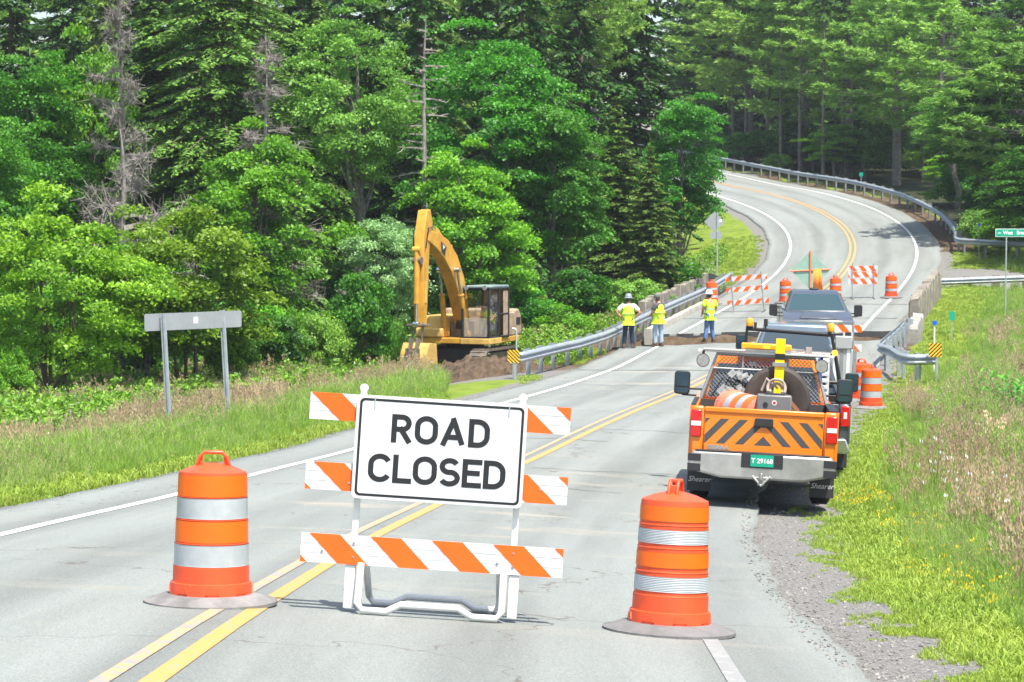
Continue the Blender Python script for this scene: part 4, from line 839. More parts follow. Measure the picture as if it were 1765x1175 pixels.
# ---------------------------------------------------------------- trucks
def paint(name,col,met=0.,rough=.3):return mat(name,col,rough,metal=met,noise=.10,nscale=2,coat=.6,scuff=.28,scol=(.30,.25,.20),sscale=3)
ORT=paint('orange_truck_paint',(.80,.20,.006));SIL=paint('silver_blue_paint',(.07,.078,.088),.3);GRY=paint('slate_grey_paint',(.085,.095,.115),.3);WHT=paint('white_body_paint',(.36,.37,.37))
CHR=mat('chrome',(.62,.62,.62),.18,metal=.9,noise=.1,nscale=3);CHD=mat('dull_chrome',(.50,.49,.47),.3,metal=.6,noise=.35,nscale=2.5);DRK=mat('dark_trim',(.018,.018,.02),.55);TYR=mat('tyre_rubber',(.028,.027,.026),.85,noise=.4,nscale=7);RIM=mat('steel_rim',(.3,.3,.3),.4,metal=.6)
RED=mat('red_lens',(.50,.004,.008),.15,coat=.8);LENS=mat('clear_lens',(.6,.6,.6),.15,coat=.5);AMB=mat('amber_lens',(.90,.36,.01),.2,coat=.6);AMBL=mat('lit_amber_lens',(1.,.30,.02),.3,emit=3.)
GLS=mat('tinted_glass',(.03,.045,.05),.06,spec=.9,coat=1);GLB=mat('windscreen_glass',(.03,.06,.07),.08,spec=.5,coat=.2);STR=mat('dark_grey_stripe',(.055,.055,.058),.55);CAR=mat('black_mudflap',(.03,.03,.032),.6)
YEL=mat('yellow_painted_metal',(.85,.60,.0),.4);LET=mat('white_letters',(.6,.6,.6),.5)
def arch(yc,r,z0,n=12):
    a0=math.asin(min(1,max(-1,(z0-.42)/r)));return [(yc-r*math.cos(a0+(math.pi-2*a0)*i/n),.42+r*math.sin(a0+(math.pi-2*a0)*i/n)) for i in range(n+1)]
def quadface(b,pts,inset=.0,off=.004):
    P=[Vector(p) for p in pts];c=sum(P,Vector())/len(P);n=(P[1]-P[0]).cross(P[2]-P[0]).normalized()
    Q=[p+(c-p).normalized()*inset+n*off for p in P];Q2=[p+n*(off+.004) for p in [p+(c-p).normalized()*inset for p in P]]
    b.hexa(Q,Q2)
def wheel(parent,x,y,rad=.41,w=.27,side=1):
    b=MB();T=[(rad*.6,-w/2),(rad*.9,-w/2),(rad*.98,-w*.42),(rad,-w*.3),(rad,w*.3),(rad*.98,w*.42),(rad*.9,w/2),(rad*.6,w/2)]
    b.T=TM(x,y,rad)@Matrix.Rotation(R(90),4,'Y');b.lathe(T,30)
    for k in range(30):
        a=k*2*math.pi/30
        for q in(-.3,-.1,.1,.3):
            b.T=TM(x,y,rad)@Matrix.Rotation(a,4,'X');b.box((q*w+.0,0,rad+.003),(w*.15,.05,.016),Matrix.Rotation(.4*(1 if q>0 else -1),3,'Z'))
    wh=b.build('wheel',TYR,parent)
    b=MB();b.T=TM(x,y,rad)@Matrix.Rotation(R(90),4,'Y');b.lathe([(.05,w/2*side),(.08,w/2*side-.02*side),(rad*.55,w/2*side-.05*side),(rad*.62,w/2*side+.004*side)],24);b.build('rim',RIM,wh);return wh
def mirror(parent,x,y,z,side,back,glass_back=True,up=.34):
    b=MB();b.tube([(side*.93,y,z-.10),(x,y,z-.10)],.018,6).tube([(side*.93,y,z-.20),(x,y,z-.19)],.018,6);arm=b
    b.prism(rrect(x-.12,x+.12,z-up*.55,z+up*.45,.05),'y',y-.04,y+.08);m=b.build('side_mirror',back,parent,bevel=.012)
    g=MB();g.prism(rrect(x-.095,x+.095,z-up*.20,z+up*.40,.03),'y',y-.046,y-.041);g.prism(rrect(x-.095,x+.095,z-up*.49,z-up*.26,.03),'y',y-.046,y-.041);g.build('mirror_glass',mat('mirror_glass',(.02,.05,.07),.05,metal=.2,spec=1) if glass_back else DRK,m);return m
def pickup(name,label,M,pm,front='none',bed='bed',crew=True,mback=DRK,tail=True,flaps=False,top=1.27,hz=0.):
    t=thing(name,label,'pickup truck',M=M)
    L=6.15;r=.50
    side=[(.10,.62),(.10,top),(2.22,top),(2.22,.50),(1.30+r*.98,.50)]+arch(1.30,r,.50)[::-1][0:]+[(.62,.55)]
    if bed=='bed':
        for s in(-1,1):
            b=MB();b.prism(side,'x',s*.90,s*1.0);b.build('bed_side',pm,t,bevel=.025)
            b=MB();b.bx(s*.90-.03,s*.99,.12,2.2,top+.001,top+.02);b.build('bed_rail',DRK,t)
        b=MB();b.bx(-.9,.9,.15,2.2,.80,.84);b.bx(-.9,.9,2.16,2.22,.6,top+.0);b.bx(-.9,-.72,.9,1.7,.84,1.03);b.bx(.72,.9,.9,1.7,.84,1.03);b.build('bed_floor',DRK if pm is not ORT else mat('bed_liner',(.05,.045,.045),.8),t)
    # lower cab and bonnet
    y0=2.27
    body=[(y0,.48),(y0,1.27+hz*.6),(4.62,1.27+hz),(4.72,1.24+hz),(5.65,1.17+hz),(5.86,1.08+hz),(5.93,.95+hz),(5.93,.55),(5.05+r,.48)]+arch(5.05,r,.48)[::-1]+[(4.5,.42)]
    b=MB();b.prism(body,'x',-.99,.99);b.build('body',pm,t,bevel=.05,seg=3)
    b=MB();b.bx(-.70,.70,.35,5.6,.36,.56);b.bx(-.80,.80,2.4,4.4,.30,.46);b.bx(-.86,.86,1.27,1.33,.38,.46);b.build('chassis',DRK,t)
    # cab upper
    yb,yt0,yt1,yf=y0+.03,y0+.22,3.78,4.66
    if not crew:yb,yt0=2.9,3.0
    zb,zt=1.255+hz,1.93;bw,tw=.93,.70
    Bt=[(-bw,yb,zb),(bw,yb,zb),(bw,yf,zb),(-bw,yf,zb)];Tp=[(-tw,yt0,zt),(tw,yt0,zt),(tw,yt1,zt),(-tw,yt1,zt)]
    b=MB();b.hexa(Bt,Tp);cab=b.build('cab',pm,t,bevel=.07,seg=4)
    def lerp(a,c,q):return Vector(a)*(1-q)+Vector(c)*q
    def pane(a,c,d,e,q0,q1,h0,h1):  # a,c bottom; d,e top
        f=lambda u,v:lerp(lerp(a,c,u),lerp(e,d,u),v);return [f(q0,h0),f(q1,h0),f(q1,h1),f(q0,h1)]
    for nm,(a,c,d,e),u0,u1,m in(('rear_window',(Bt[1],Bt[0],Tp[0],Tp[1]),.05,.95,GLS),('windscreen',(Bt[3],Bt[2],Tp[2],Tp[3]),.05,.95,GLB)):
        b=MB();quadface(b,pane(Vector(a),Vector(c),Vector(d),Vector(e),u0,u1,.08,.88 if nm=='windscreen' else .76),0,.003)
        o=b.build(nm,m,t)
        # keep glass proud of the cab whichever way the normal points
        for v in o.data.vertices:v.co.y+=(.012 if nm=='windscreen' else -.012)
    for s,(a,c,d,e) in((1,(Bt[1],Bt[2],Tp[2],Tp[1])),(-1,(Bt[0],Bt[3],Tp[3],Tp[0]))):
        for u0,u1 in((.07,.46),(.50,.93)):
            b=MB();quadface(b,pane(Vector(a),Vector(c),Vector(d),Vector(e),u0,u1,.08,.88),0,0);o=b.build('side_window',GLS,t)
            for v in o.data.vertices:v.co.x+=s*.012
    for x in(-.84,.84):
        for y in(1.30,5.05):wheel(t,x,y,side=1 if x>0 else -1)
    for s in(-1,1):mirror(t,s*1.24,4.2,1.42,s,mback)
    return t
# ---- orange work truck
dT=30.0
M=onroad(1306,dT,rz=None,amount=1.0);s_t=M.translation
def truckM(px,d,tilt=0,rz=None,dz=0):
    g=G(px,d);p0=Vector(g);s,o=locate(g.x,g.y);h=-float(np.interp(s,_s,_h)) if rz is None else rz
    f=Vector((-math.sin(h),math.cos(h),0));r=Vector((f.y,-f.x,0))
    z=lambda P:float(rp(*[float(q) for q in locate(P.x,P.y)])[2])
    # wheels: rear left/right, front
    A=g-r*.85+f*1.3;B=g+r*.85+f*1.3;Cc=g+f*5.05
    n=(Vector((B.x,B.y,z(B)))-Vector((A.x,A.y,z(A)))).cross(Vector((Cc.x,Cc.y,z(Cc)))-(Vector((A.x,A.y,z(A)))+Vector((B.x,B.y,z(B))))/2).normalized()
    f=(f-n*f.dot(n)).normalized();r=f.cross(n);M=Matrix((r,f,n)).transposed().to_4x4();mid=Vector((g.x,g.y,z(g)));M.translation=mid+Vector((0,0,dz-.02));return M
MT=truckM(1309,dT,rz=R(-6.2),dz=.04)@Matrix.Diagonal((1.01,1,1.06,1))
print('truck',[tuple(round(v) for v in ppx(MT@Vector(p))) for p in((-1,0,0),(1,0,0),(-1,0,1.27),(1,0,1.27),(0,2.4,1.93))])
T1=pickup('orange_work_truck','orange pickup truck with grey chevrons on its tailgate, nearest to the barricade',MT,ORT,flaps=True)
b=MB();b.bx(-.80,.80,.035,.10,.68,1.265);b.bx(-.80,.80,.015,.05,1.20,1.262);tg=b.build('tailgate',ORT,T1,bevel=.012)
for s in(-1,1):
    b=MB();b.bx(s*.805,s*.97,.03,.12,.62,1.27);b.build('corner_panel',ORT,T1,bevel=.03)
    b=MB();x0,x1=sorted((s*.835,s*.985));b.bx(x0,x1,.0,.06,.87,1.22);l=b.build('tail_light',RED,T1,bevel=.015);b=MB();b.bx(x0+.008,x1-.008,-.004,.0,1.015,1.075);b.build('reverse_lamp',LENS,l)
# chevrons
b=MB();zz0,zz1=.80,1.12
for s in(-1,1):
    P=[cliprect([(x,zz0),(x+.115,zz0),(x+.425,zz1),(x+.31,zz1)],-.79,0,zz0,zz1) for x in(-1.145,-.89,-.635,-.38)]+[[(-.12,zz0),(0,zz0),(0,zz0+.12)]]
    for p in P:
        if len(p)>=3:b.add([(-s*q[0],.0335,q[1]) for q in p],[tuple(range(len(p)))])
b.build('chevron_stripe',STR,tg,smooth=False)
b=MB();b.prism(rrect(-.125,.125,1.035,1.155,.03),'y',-.0,.034);h=b.build('tailgate_handle',DRK,tg,bevel=.01);MB().bx(-.07,.07,-.004,.0,1.06,1.10).build('handle_recess',TYR,h)
text('SIERRA',.075,CHD,tg,TM(-.60,.031,.745)@RX,'lettering',offset=.004,sx=1.25)
# bumper
b=MB();b.prism([(-1.0,.52),(-.93,.70),(.93,.70),(1.0,.52),(.98,.46),(.55,.37),(-.55,.37),(-.98,.46)],'y',-.13,.02);bp=b.build('rear_bumper',CHD,T1,bevel=.03)
b=MB();b.bx(-.90,.90,-.12,.03,.698,.715);
for s in(-1,1):x0,x1=sorted((s*.82,s*.995));b.bx(x0,x1,-.138,-.125,.44,.54);b.bx(x0,x1,-.138,-.125,.57,.665)
b.bx(-.28,.28,-.136,-.128,.52,.70);b.build('bumper_step',DRK,bp,bevel=.005)
pl=MB().prism(rrect(-.155,.155,.54,.69,.012),'y',-.145,-.139).build('licence_plate',mat('plate_green',(.0,.30,.19),.4),bp)
text('T 29168',.085,LET,pl,TM(0,-.1465,.612)@RX,'plate_number',offset=.003)
b=MB();b.bx(-.045,.045,-.17,.1,.30,.39);b.tube([(-.12,-.16,.42),(0,-.19,.30),(.12,-.16,.42)],.022,6).tube([(-.14,-.16,.40),(.14,-.16,.40)],.015,6);b.cyl((0,-.2,.38),(0,-.2,.46),.03);b.build('tow_hitch',CHD,bp,bevel=.006)
for s in(-1,1):
    b=MB();b.box((s*.84,.72,.40),(.33,.012,.56));f=b.build('mudflap',CAR,T1);text('Shearer',.10,LET,f,TM(s*.84,.712,.27)@RX,'lettering',shear=.35)
    b=MB();b.bx(s*.97,s*1.01,.70,1.95,.34,.60) if 0 else None
MB().tube([(.62,.35,.42),(.62,.02,.42)],.05,12).build('exhaust_pipe',CHD,T1);b=MB();b.cyl((-.75,1.3,.42),(.75,1.3,.42),.06);b.lathe([(.02,-.15),(.15,-.08),(.17,0),(.15,.08),(.02,.15)],16,c=(0,1.3,.42));b.build('rear_axle',DRK,T1)
# headache rack
b=MB();HP=[(-.90,2.2,1.27),(-.70,2.28,1.90),(.70,2.28,1.90),(.90,2.2,1.27)]
b.tube(HP,.028,8);b.tube([(-.76,2.25,1.70),(.76,2.25,1.70)],.014,6);b.tube([(-.32,2.28,1.9),(-.35,2.2,1.3)],.014,6);b.tube([(.32,2.28,1.9),(.35,2.2,1.3)],.014,6);rk=b.build('cab_guard',mat('grey_rack_steel',(.33,.33,.33),.4,metal=.4),T1)
b=MB();n=0
for i in range(60):
    for sg in(-1,1):
        x0=-1.7+i*.058;pts=[]
        # clipped diagonal rods of expanded metal
        xa,za,xb,zb_=x0,1.29,x0+sg*.62,1.89;seg=[]
        for q in range(13):
            u=q/12;x=xa+(xb-xa)*u;z=za+(zb_-za)*u;lim=.88-.20*(z-1.27)/.63
            if abs(x)<lim:seg.append((x,2.215+.08*(z-1.27)/.63+(.002*sg),z))
        if len(seg)>1:b.tube([seg[0],seg[-1]],.0055,3,cap=False)
b.build('mesh_screen',GALD,rk,smooth=False)
b=MB();b.bx(-.98,.98,2.22,2.33,1.92,1.955);b.bx(-.9,-.3,2.15,2.22,1.955,1.975);b.bx(.15,.9,2.15,2.22,1.93,1.95);b.build('top_bar',mat('aluminium_bar',(.66,.66,.66),.35,metal=.3),rk)
for s in(-1,1):
    b=MB();b.T=TM(s*.90 if s<0 else .80,2.2,1.80);b.cyl((0,-.05,0),(0,.05,0),.095,.07,n=20);b.tube([(0,0,.08),(0,.03,.13)],.02,6);w=b.build('work_light',DRK,rk);MB().cyl((s*.90 if s<0 else .80,2.14,1.80),(s*.90 if s<0 else .80,2.149,1.80),.085,n=20).build('light_lens',mat('grey_lens',(.30,.30,.29),.35,noise=.3,nscale=30),w)
b=MB();b.bx(-.36,.36,2.2,2.42,1.985,2.07);lb=b.build('light_bar',AMB,rk,bevel=.02);MB().bx(-.36,.36,2.2,2.42,1.957,1.984).build('light_bar_base',GALD,rk)
MB().bx(-.05,.05,2.195,2.2,2.0,2.06).build('lamp_module',mat('bright_amber',(.95,.62,.03),.3),lb)
b=MB();b.bx(-.31,.31,2.35,2.41,1.745,1.82);bl=b.build('brake_light',RED,T1,bevel=.01);MB().bx(-.24,-.12,2.345,2.349,1.76,1.81).bx(.12,.24,2.345,2.349,1.76,1.81).build('clear_lamp',LENS,bl)
# cargo
def cargo(name,label,cat,loc):
    return thing(name,label,cat,M=MT@TM(*loc))
t=cargo('truck_tyre','large worn black tyre standing upright in the bed of the orange pickup','tyre',(.18,1.75,.84))
b=MB();b.T=TM(0,0,.47)@Matrix.Rotation(R(90),4,'X')@Matrix.Rotation(.0,4,'Y');b.lathe([(.21,-.11),(.30,-.15),(.43,-.14),(.475,-.09),(.48,0),(.475,.09),(.43,.14),(.30,.15),(.21,.11)],44,cap=False);b.build('tyre_casing',mat('brown_black_rubber',(.055,.042,.036),.7,noise=.5,nscale=4),t)
b=MB();b.T=TM(0,0,.47)@Matrix.Rotation(R(90),4,'X');b.lathe([(.22,-.08),(.215,.0),(.12,.02),(.11,-.03),(.0,-.03)],28);b.build('hub',RIM,t)
t=cargo('yellow_steel_post','bright yellow square post with black bands standing in the bed of the orange pickup','post',(.19,1.50,.84))
b=MB();b.bx(-.065,.065,-.03,.03,0,1.32);p=b.build('post_shaft',YEL,t,bevel=.004);MB().bx(-.069,.069,-.034,.034,1.04,1.12).build('black_band',BLK,p);MB().bx(-.10,.10,-.05,.05,.95,1.0).build('clamp',GALD,p)
t=cargo('tool_case','grey hard case with a round red sticker in the orange pickup bed','case',(.13,.62,.84))
b=MB();b.bx(-.235,.235,-.17,.17,0,.60);cs=b.build('case_body',mat('grey_plastic',(.15,.155,.16),.5,noise=.1),t,bevel=.02);MB().cyl((.0,-.174,.50),(0,-.171,.50),.035,n=18).build('sticker',LET,cs);MB().cyl((.0,-.176,.50),(0,-.1745,.50),.02,n=12).build('sticker_mark',RED,cs);MB().cyl((-.12,-.176,.47),(-.12,-.171,.47),.035,n=14).build('vent',DRK,cs)
MB().bx(-.14,.14,-.10,-.06,.60,.625).build('handle',DRK,cs,bevel=.008)
b=MB();rp_=mat('dusty_rope',(.36,.29,.24),.8)
for rr_,yy,tz in((.12,.02,.66),(.085,.06,.64)):b.tube([(rr_*math.cos(a)+.02,yy+.02*math.sin(3*a),tz+rr_*math.sin(a)) for a in np.linspace(-.4,3.5,16)],.022,6)
b.tube([(-.18,.1,.62),(-.12,.1,.78),(.04,.05,.66)],.02,6);t=cargo('cable_loops','loops of dusty brown cable lying on the grey case in the orange pickup','cable',(.13,.62,.86));b.build('cable',rp_,t)
cl=MB().box((.0,0,0),(.02,.02,.02));
t=drum('crumpled faded orange barrel lying on its side in the left of the orange pickup bed',MT@TM(-.48,1.55,1.17)@Matrix.Rotation(R(90),4,'X')@Matrix.Rotation(.5,4,'Y'),dusty=True,first=None,group=None);del_=[c for c in t.children if c.name.startswith('rubber_base')]
for c in del_:bpy.data.objects.remove(c)
t.scale=(1.0,1.0,1.0)
FO=mat('faded_orange_plastic',(.80,.22,.13),.55,noise=.25,nscale=5)
for c in t.children:
    c.data=c.data.copy()
    if c.data.materials[0] is ORP:c.data.materials[0]=FO
b=MB()
for i in range(9):
    r_=np.random.default_rng(i);p0=Vector((-.55+r_.uniform(-.1,.45),1.95,1.35+r_.uniform(0,.3)));b.box(p0,(r_.uniform(.05,.16),.05,r_.uniform(.04,.12)),Matrix.Rotation(r_.uniform(-1,1),3,'Y'))
t=thing('scrap_bundle','tangled pale tools and straps hanging on the mesh screen of the orange pickup','tools',M=MT)
b.build('tool',mat('pale_plastic',(.5,.52,.5),.5,noise=.5,nscale=12),t);
b=MB();
for i in range(4):r_=np.random.default_rng(50+i);b.tube([(-.75+.1*i,2.0,1.32),(-.6+.1*i,1.97,1.5+.1*r_.random()),(-.3+.1*i,2.0,1.45),(-.2+.05*i,1.97,1.60)],.011,5)
b.build('strap',DRK,t)
b=MB();b.box((.50,.62,1.2),(.05,.03,.62),Matrix.Rotation(-.75,3,'Y'));b.box((.44,.60,1.2),(.012,.03,.62),Matrix.Rotation(-.75,3,'Y'));t=thing('hand_tool','brown wooden handle leaning beside the grey case in the orange pickup','tool',M=MT);b.build('handle',mat('brown_handle',(.30,.13,.06),.6),t)
# ---- silver pickup in front of it
M2_=truckM(1357,36.6,rz=R(-5.5),dz=-.08);print('truck2',[tuple(round(v) for v in ppx(M2_@Vector(p))) for p in((1,0,0),(1,0,1.27),(0,2.4,1.93))])
T2=pickup('silver_pickup','silver pickup directly ahead of the orange one, with slatted panels and amber beacons',M2_,SIL,mback=DRK)
MB().bx(-.80,.80,.035,.10,.68,1.265).build('tailgate',SIL,T2,bevel=.012)
for s in(-1,1):
    b=MB();b.bx(s*.805,s*.97,.03,.12,.62,1.27);b.build('corner_panel',SIL,T2,bevel=.03)
    x0,x1=sorted((s*.83,s*.985));l=MB().bx(x0,x1,.0,.06,.90,1.24).build('tail_light',RED,T2,bevel=.015);MB().bx(x0+.05,x1-.05,-.004,0,1.03,1.14).build('reverse_lamp',LENS,l)
    MB().box((s*.84,.72,.40),(.33,.012,.5)).build('mudflap',CAR,T2)
MB().prism([(-1.0,.50),(-.93,.70),(.93,.70),(1.0,.50),(.98,.46),(-.98,.46)],'y',-.13,.02).build('rear_bumper',CHR,T2,bevel=.03)
b=MB();HB=[(-.80,2.2,1.27),(-.74,2.22,2.38),(.74,2.22,2.33),(.96,2.2,1.27)]
b.tube(HB,.042,8);b.tube([(-.76,2.2,2.04),(.80,2.2,2.0)],.03,6);b.tube([(-.80,2.2,1.5),(.90,2.2,1.5)],.03,6);RK=b.build('black_rack',BLK,T2)
for x,z in((-.70,2.41),(.72,2.37)):
    bb=MB().lathe([(.055,0),(.06,.02),(.06,.12),(.045,.14),(.0,.145)],16,c=(x,2.22,z+.02)).build('beacon',AMB,RK);MB().cyl((x,2.22,z),(x,2.22,z+.02),.065,n=14).build('beacon_base',DRK,bb)
b=MB();b.tube([(-.42,2.2,2.38),(-.42,2.2,2.46)],.015,5);b.box((-.42,2.2,2.50),(.07,.04,.13));b.box((-.60,2.2,2.44),(.05,.04,.12));b.build('spot_lamp',DRK,RK)
b=MB();b.tube([(-.1,1.7,2.02),(.7,1.7,2.0)],.035,6);b.box((.33,1.7,2.05),(.10,.12,.14));b.box((.0,1.7,2.07),(.5,.05,.035),Matrix.Rotation(.05,3,'Y'));b.build('jack_bar',mat('rusty_white_pipe',(.45,.40,.36),.6,noise=.5,nscale=6),RK)
l=MB().cyl((.80,2.1,2.02),(.80,2.2,2.02),.05,n=14).build('marker_light',AMBL,T2)
t=thing('slatted_panels','stack of white slatted panels tied with blue rope in the bed of the silver pickup','panels',M=M2_)
for i in range(9):MB().bx(.10,.68,1.55,1.70,.95+i*.115,1.02+i*.115).build('slat',WHS,t,bevel=.008)
MB().bx(.09,.13,1.50,1.56,.9,1.98).bx(.64,.70,1.71,1.76,.9,1.98).build('rail',WHP,t)
b=MB();
for x in(.43,.56):b.tube([(x-.05,1.53,2.0),(x,1.52,1.6),(x-.02,1.52,1.2),(x+.02,1.52,.95)],.012,5)
b.build('blue_rope',mat('blue_rope',(.02,.08,.55),.6),t)
# ---- white utility truck
M3_=truckM(1372,49.5,rz=R(-6),dz=-.02)@Matrix.Scale(1.04,4);print('truck3',[tuple(round(v) for v in ppx(M3_@Vector(p))) for p in((1,0,0),(0,2.4,1.93))])
T3=pickup('utility_truck','pale blue utility truck with white side lockers, third in the row of trucks',M3_,paint('pale_blue_paint',(.13,.17,.21),.2),bed='none')
for s,xa,xb in((-1,-1.08,-.72),(1,.72,1.16)):
    x0,x1=sorted((xa,xb));bo=MB().bx(x0,x1,0,2.2,.62,1.50 if s>0 else 1.25).build('side_box',WHT,T3,bevel=.02)
    for k in range(3):MB().bx(x1-.0 if s>0 else x0-.01,x1+.01 if s>0 else x0,.1+k*.7,.7+k*.7,.7,1.2).build('locker_door',WHT,bo,bevel=.006)
    for k in range(4):MB().bx(x0+.03+k*.14,x0+.10+k*.14,-.012,-.001,.75,1.5 if s>0 else 1.2).build('panel_rib',GALD if k%2 else WHP,bo)
MB().bx(-.72,.72,0,2.2,.7,.8).bx(-.72,.72,2.1,2.2,.8,1.3).build('bed_floor',WHT,T3)
MB().bx(.78,1.14,-.05,.3,1.51,1.78).build('top_locker',WHT,T3,bevel=.02)
# ---- grey pickup facing the camera
M4=truckM(1393,76.2,rz=R(180-5),dz=.0)@Matrix.Scale(1.10,4)
T4=pickup('grey_pickup','slate grey pickup facing the camera, parked nose first at the gap behind the others',M4,GRY,hz=.13)
MB().bx(-.80,.80,.035,.10,.68,1.265).build('tailgate',GRY,T4,bevel=.012)
MB().bx(-.9,.9,.0,.06,.5,.68).build('rear_bumper',CHR,T4,bevel=.02)
gr4=MB().prism(rrect(-.68,.68,.72,1.18,.06),'y',5.93,5.97).build('grille',DRK,T4)
MB().bx(-.70,.70,5.968,5.985,.86,.93).bx(-.70,.70,5.90,5.985,1.12,1.21).build('grille_bar',CHR,gr4,bevel=.008)
for s in(-1,1):x0,x1=sorted((s*.70,s*.98));l=MB().bx(x0,x1,5.80,5.96,.72,1.08).build('headlight',LENS,T4,bevel=.02);MB().bx(x0+.04,x1-.06,5.96,5.965,.78,1.0).build('lamp_bowl',DRK,l)
MB().bx(-1.0,1.0,5.9,6.12,.42,.66).build('front_bumper',CHR,T4,bevel=.04)
b=MB();b.hexa([(-.45,5.0,1.33),(.45,5.0,1.33),(.55,5.8,1.25),(-.55,5.8,1.25)],[(-.40,5.05,1.40),(.40,5.05,1.40),(.5,5.7,1.33),(-.5,5.7,1.33)]);b.build('bonnet_bulge',GRY,T4,bevel=.03)
MB().bx(-.12,.12,2.6,2.9,1.93,1.99).build('roof_antenna',DRK,T4,bevel=.02)
MB().lathe([(.0,0),(.13,0),(.13,.03),(.0,.10)],16,c=(-.05,4.35,1.30)).build('dashboard_hat',WHT,T4) if 0 else None
# ---------------------------------------------------------------- excavator
YC=mat('worn_yellow_paint',(.60,.31,.035),.5,noise=.45,nscale=2.2,lo=.25,hi=.55,bump=.1,bscale=20,scuff=.5,scol=(.13,.09,.06),sscale=2.5);YC2=mat('dusty_yellow_paint',(.66,.42,.11),.6,noise=.35,nscale=2.5);STL=mat('worn_steel',(.26,.22,.18),.55,metal=.4,noise=.5,nscale=4);ROD=mat('hydraulic_rod',(.6,.62,.63),.15,metal=.9);DUS=mat('dusty_panel',(.40,.30,.20),.75,noise=.4,nscale=3)
ge=G(803,76.5);EA=R(-180+19)  # facing: local +y points to the camera and left
em=Matrix.Rotation(R(180-21),4,'Z');em.translation=ge+Vector((0,0,-.05))
EXC=thing('excavator','yellow tracked excavator with raised boom digging on the left bank beside the guardrail','excavator',M=em)
# local: x right (of operator), +y forward. Operator's left = -x = image right
for s in(-1,1):
    b=MB();pf=[]
    def trk(r,inn=0):
        p=[];
        for i in range(9):a=R(-90+180*i/8);p.append((1.45+r*math.cos(a),.42+r*math.sin(a)))
        for i in range(9):a=R(90+180*i/8);p.append((-1.45+r*math.cos(a),.42+r*math.sin(a)))
        return p
    xc=s*1.15;b.prism(trk(.30),'x',xc-.2,xc+.2);f=b.build('track_frame',STL,EXC)
    b=MB();P=trk(.40);n=len(P)
    dist=0
    for i in range(n):
        a=Vector(P[i]);c=Vector(P[(i+1)%n]);L=(c-a).length;k=max(1,round(L/.17));ang=math.atan2(c.y-a.y,c.x-a.x)
        for j in range(k):
            q=a+(c-a)*((j+.5)/k);b.box((xc,q.x,q.y),(.6,min(.165,L/k*.94),.05),Matrix.Rotation(ang,3,'X'));b.box((xc,q.x-math.sin(ang)*-.035,q.y-math.cos(ang)*.035*(1)),(.6,.03,.05),Matrix.Rotation(ang,3,'X'))
    b.build('track',STL,EXC)
    MB().cyl((xc-.25,1.45,.42),(xc+.25,1.45,.42),.3,n=18).cyl((xc-.25,-1.45,.42),(xc+.25,-1.45,.42),.3,n=18).build('idler_wheel',DRK,f)
MB().bx(-.9,.9,-1.0,1.0,.42,.85).cyl((0,0,.8),(0,0,1.05),.65,n=24).build('undercarriage',DRK,EXC)
b=MB();b.bx(-1.35,1.35,-1.7,1.25,1.02,1.22);b.build('turntable',YC,EXC,bevel=.03)
b=MB();b.bx(.35,1.35,-1.5,1.05,1.22,1.95);b.bx(.35,1.35,1.05,1.3,1.22,1.55);b.build('engine_house',YC2,EXC,bevel=.06)
b=MB();b.prism([(-1.2,1.2),(-1.85,1.2),(-2.0,1.4),(-1.95,1.95),(-1.7,2.15),(-1.2,2.15)],'x',-1.33,1.33);cw=b.build('counterweight',DUS,EXC,bevel=.08)
MB().bx(-1.345,-1.335,-1.8,-1.4,1.6,1.85).build('side_stripe',DRK,cw);MB().bx(-1.35,-.45,-1.25,-.55,1.22,2.05).build('side_housing',DUS,EXC,bevel=.05)
# cab on the operator's left
x0,x1,ya,yb=-1.36,-.40,-.55,1.28;z0,z1=1.22,2.92
b=MB()
for (x,y,xx,yy) in((x0,yb,x0+.02,yb-.12),(x1,yb,x1-.02,yb-.12),(x0,ya,x0,ya),(x1,ya,x1,ya),(x0,.35,x0,.35)):
    b.tube([(x,y,z0),(x,y,z0+.9),(xx,yy,z1)],.05,6)
for z in(z0+.02,z1-.02):
    dy=0 if z<2 else -.12
    b.tube([(x0,ya,z),(x0,yb+dy,z),(x1,yb+dy,z),(x1,ya,z),(x0,ya,z)],.05,6)
b.tube([(x0,.35,z0+.8),(x0,ya,z0+.8)],.03,6);cabf=b.build('cab_frame',BLK,EXC)
MB().bx(x0-.02,x1+.02,ya-.05,yb-.08,z1,z1+.09).build('cab_roof',mat('dusty_roof_green',(.20,.27,.25),.6,noise=.4,nscale=4),cabf,bevel=.03)
MB().bx(x0,x1,ya-.04,ya,z0,z1).bx(x0-.01,x0+.02,ya,-.1,z0,z1-.1).build('cab_rear_panel',DUS,cabf,bevel=.01)
CG=mat('cab_glass',(.75,.85,.82),.04,trans=1.,alpha=.22,spec=.6)
MB().bx(x0+.05,x1-.05,yb-.02,yb-.012,z0+.75,z1-.15).build('windscreen',CG,cabf);MB().bx(x0-.005,x0+.002,.40,yb-.1,z0+.1,z1-.15).build('door_glass',CG,cabf)
MB().bx(x0+.05,x1-.05,yb-.02,yb-.012,z0+.06,z0+.70).build('lower_windscreen',mat('dusty_glass',(.45,.42,.36),.3,alpha=.35),cabf)
MB().bx(x0-.06,x1+.06,.2,yb+.06,z0-.2,z0-.001).build('cab_step',YC2,EXC,bevel=.02)
seat_=MB().bx(-1.12,-.62,-.2,.32,z0+.02,z0+.45).bx(-1.12,-.62,-.32,-.2,z0+.4,z0+1.15).build('operator_seat',DRK,EXC,bevel=.04)
MB().cyl((x0+.14,yb-.03,z1+.02),(x0+.14,yb+.03,z1+.02),.08,n=14).cyl((x1-.14,yb-.03,z1+.02),(x1-.14,yb+.03,z1+.02),.08,n=14).build('cab_lamp',GALD,cabf)
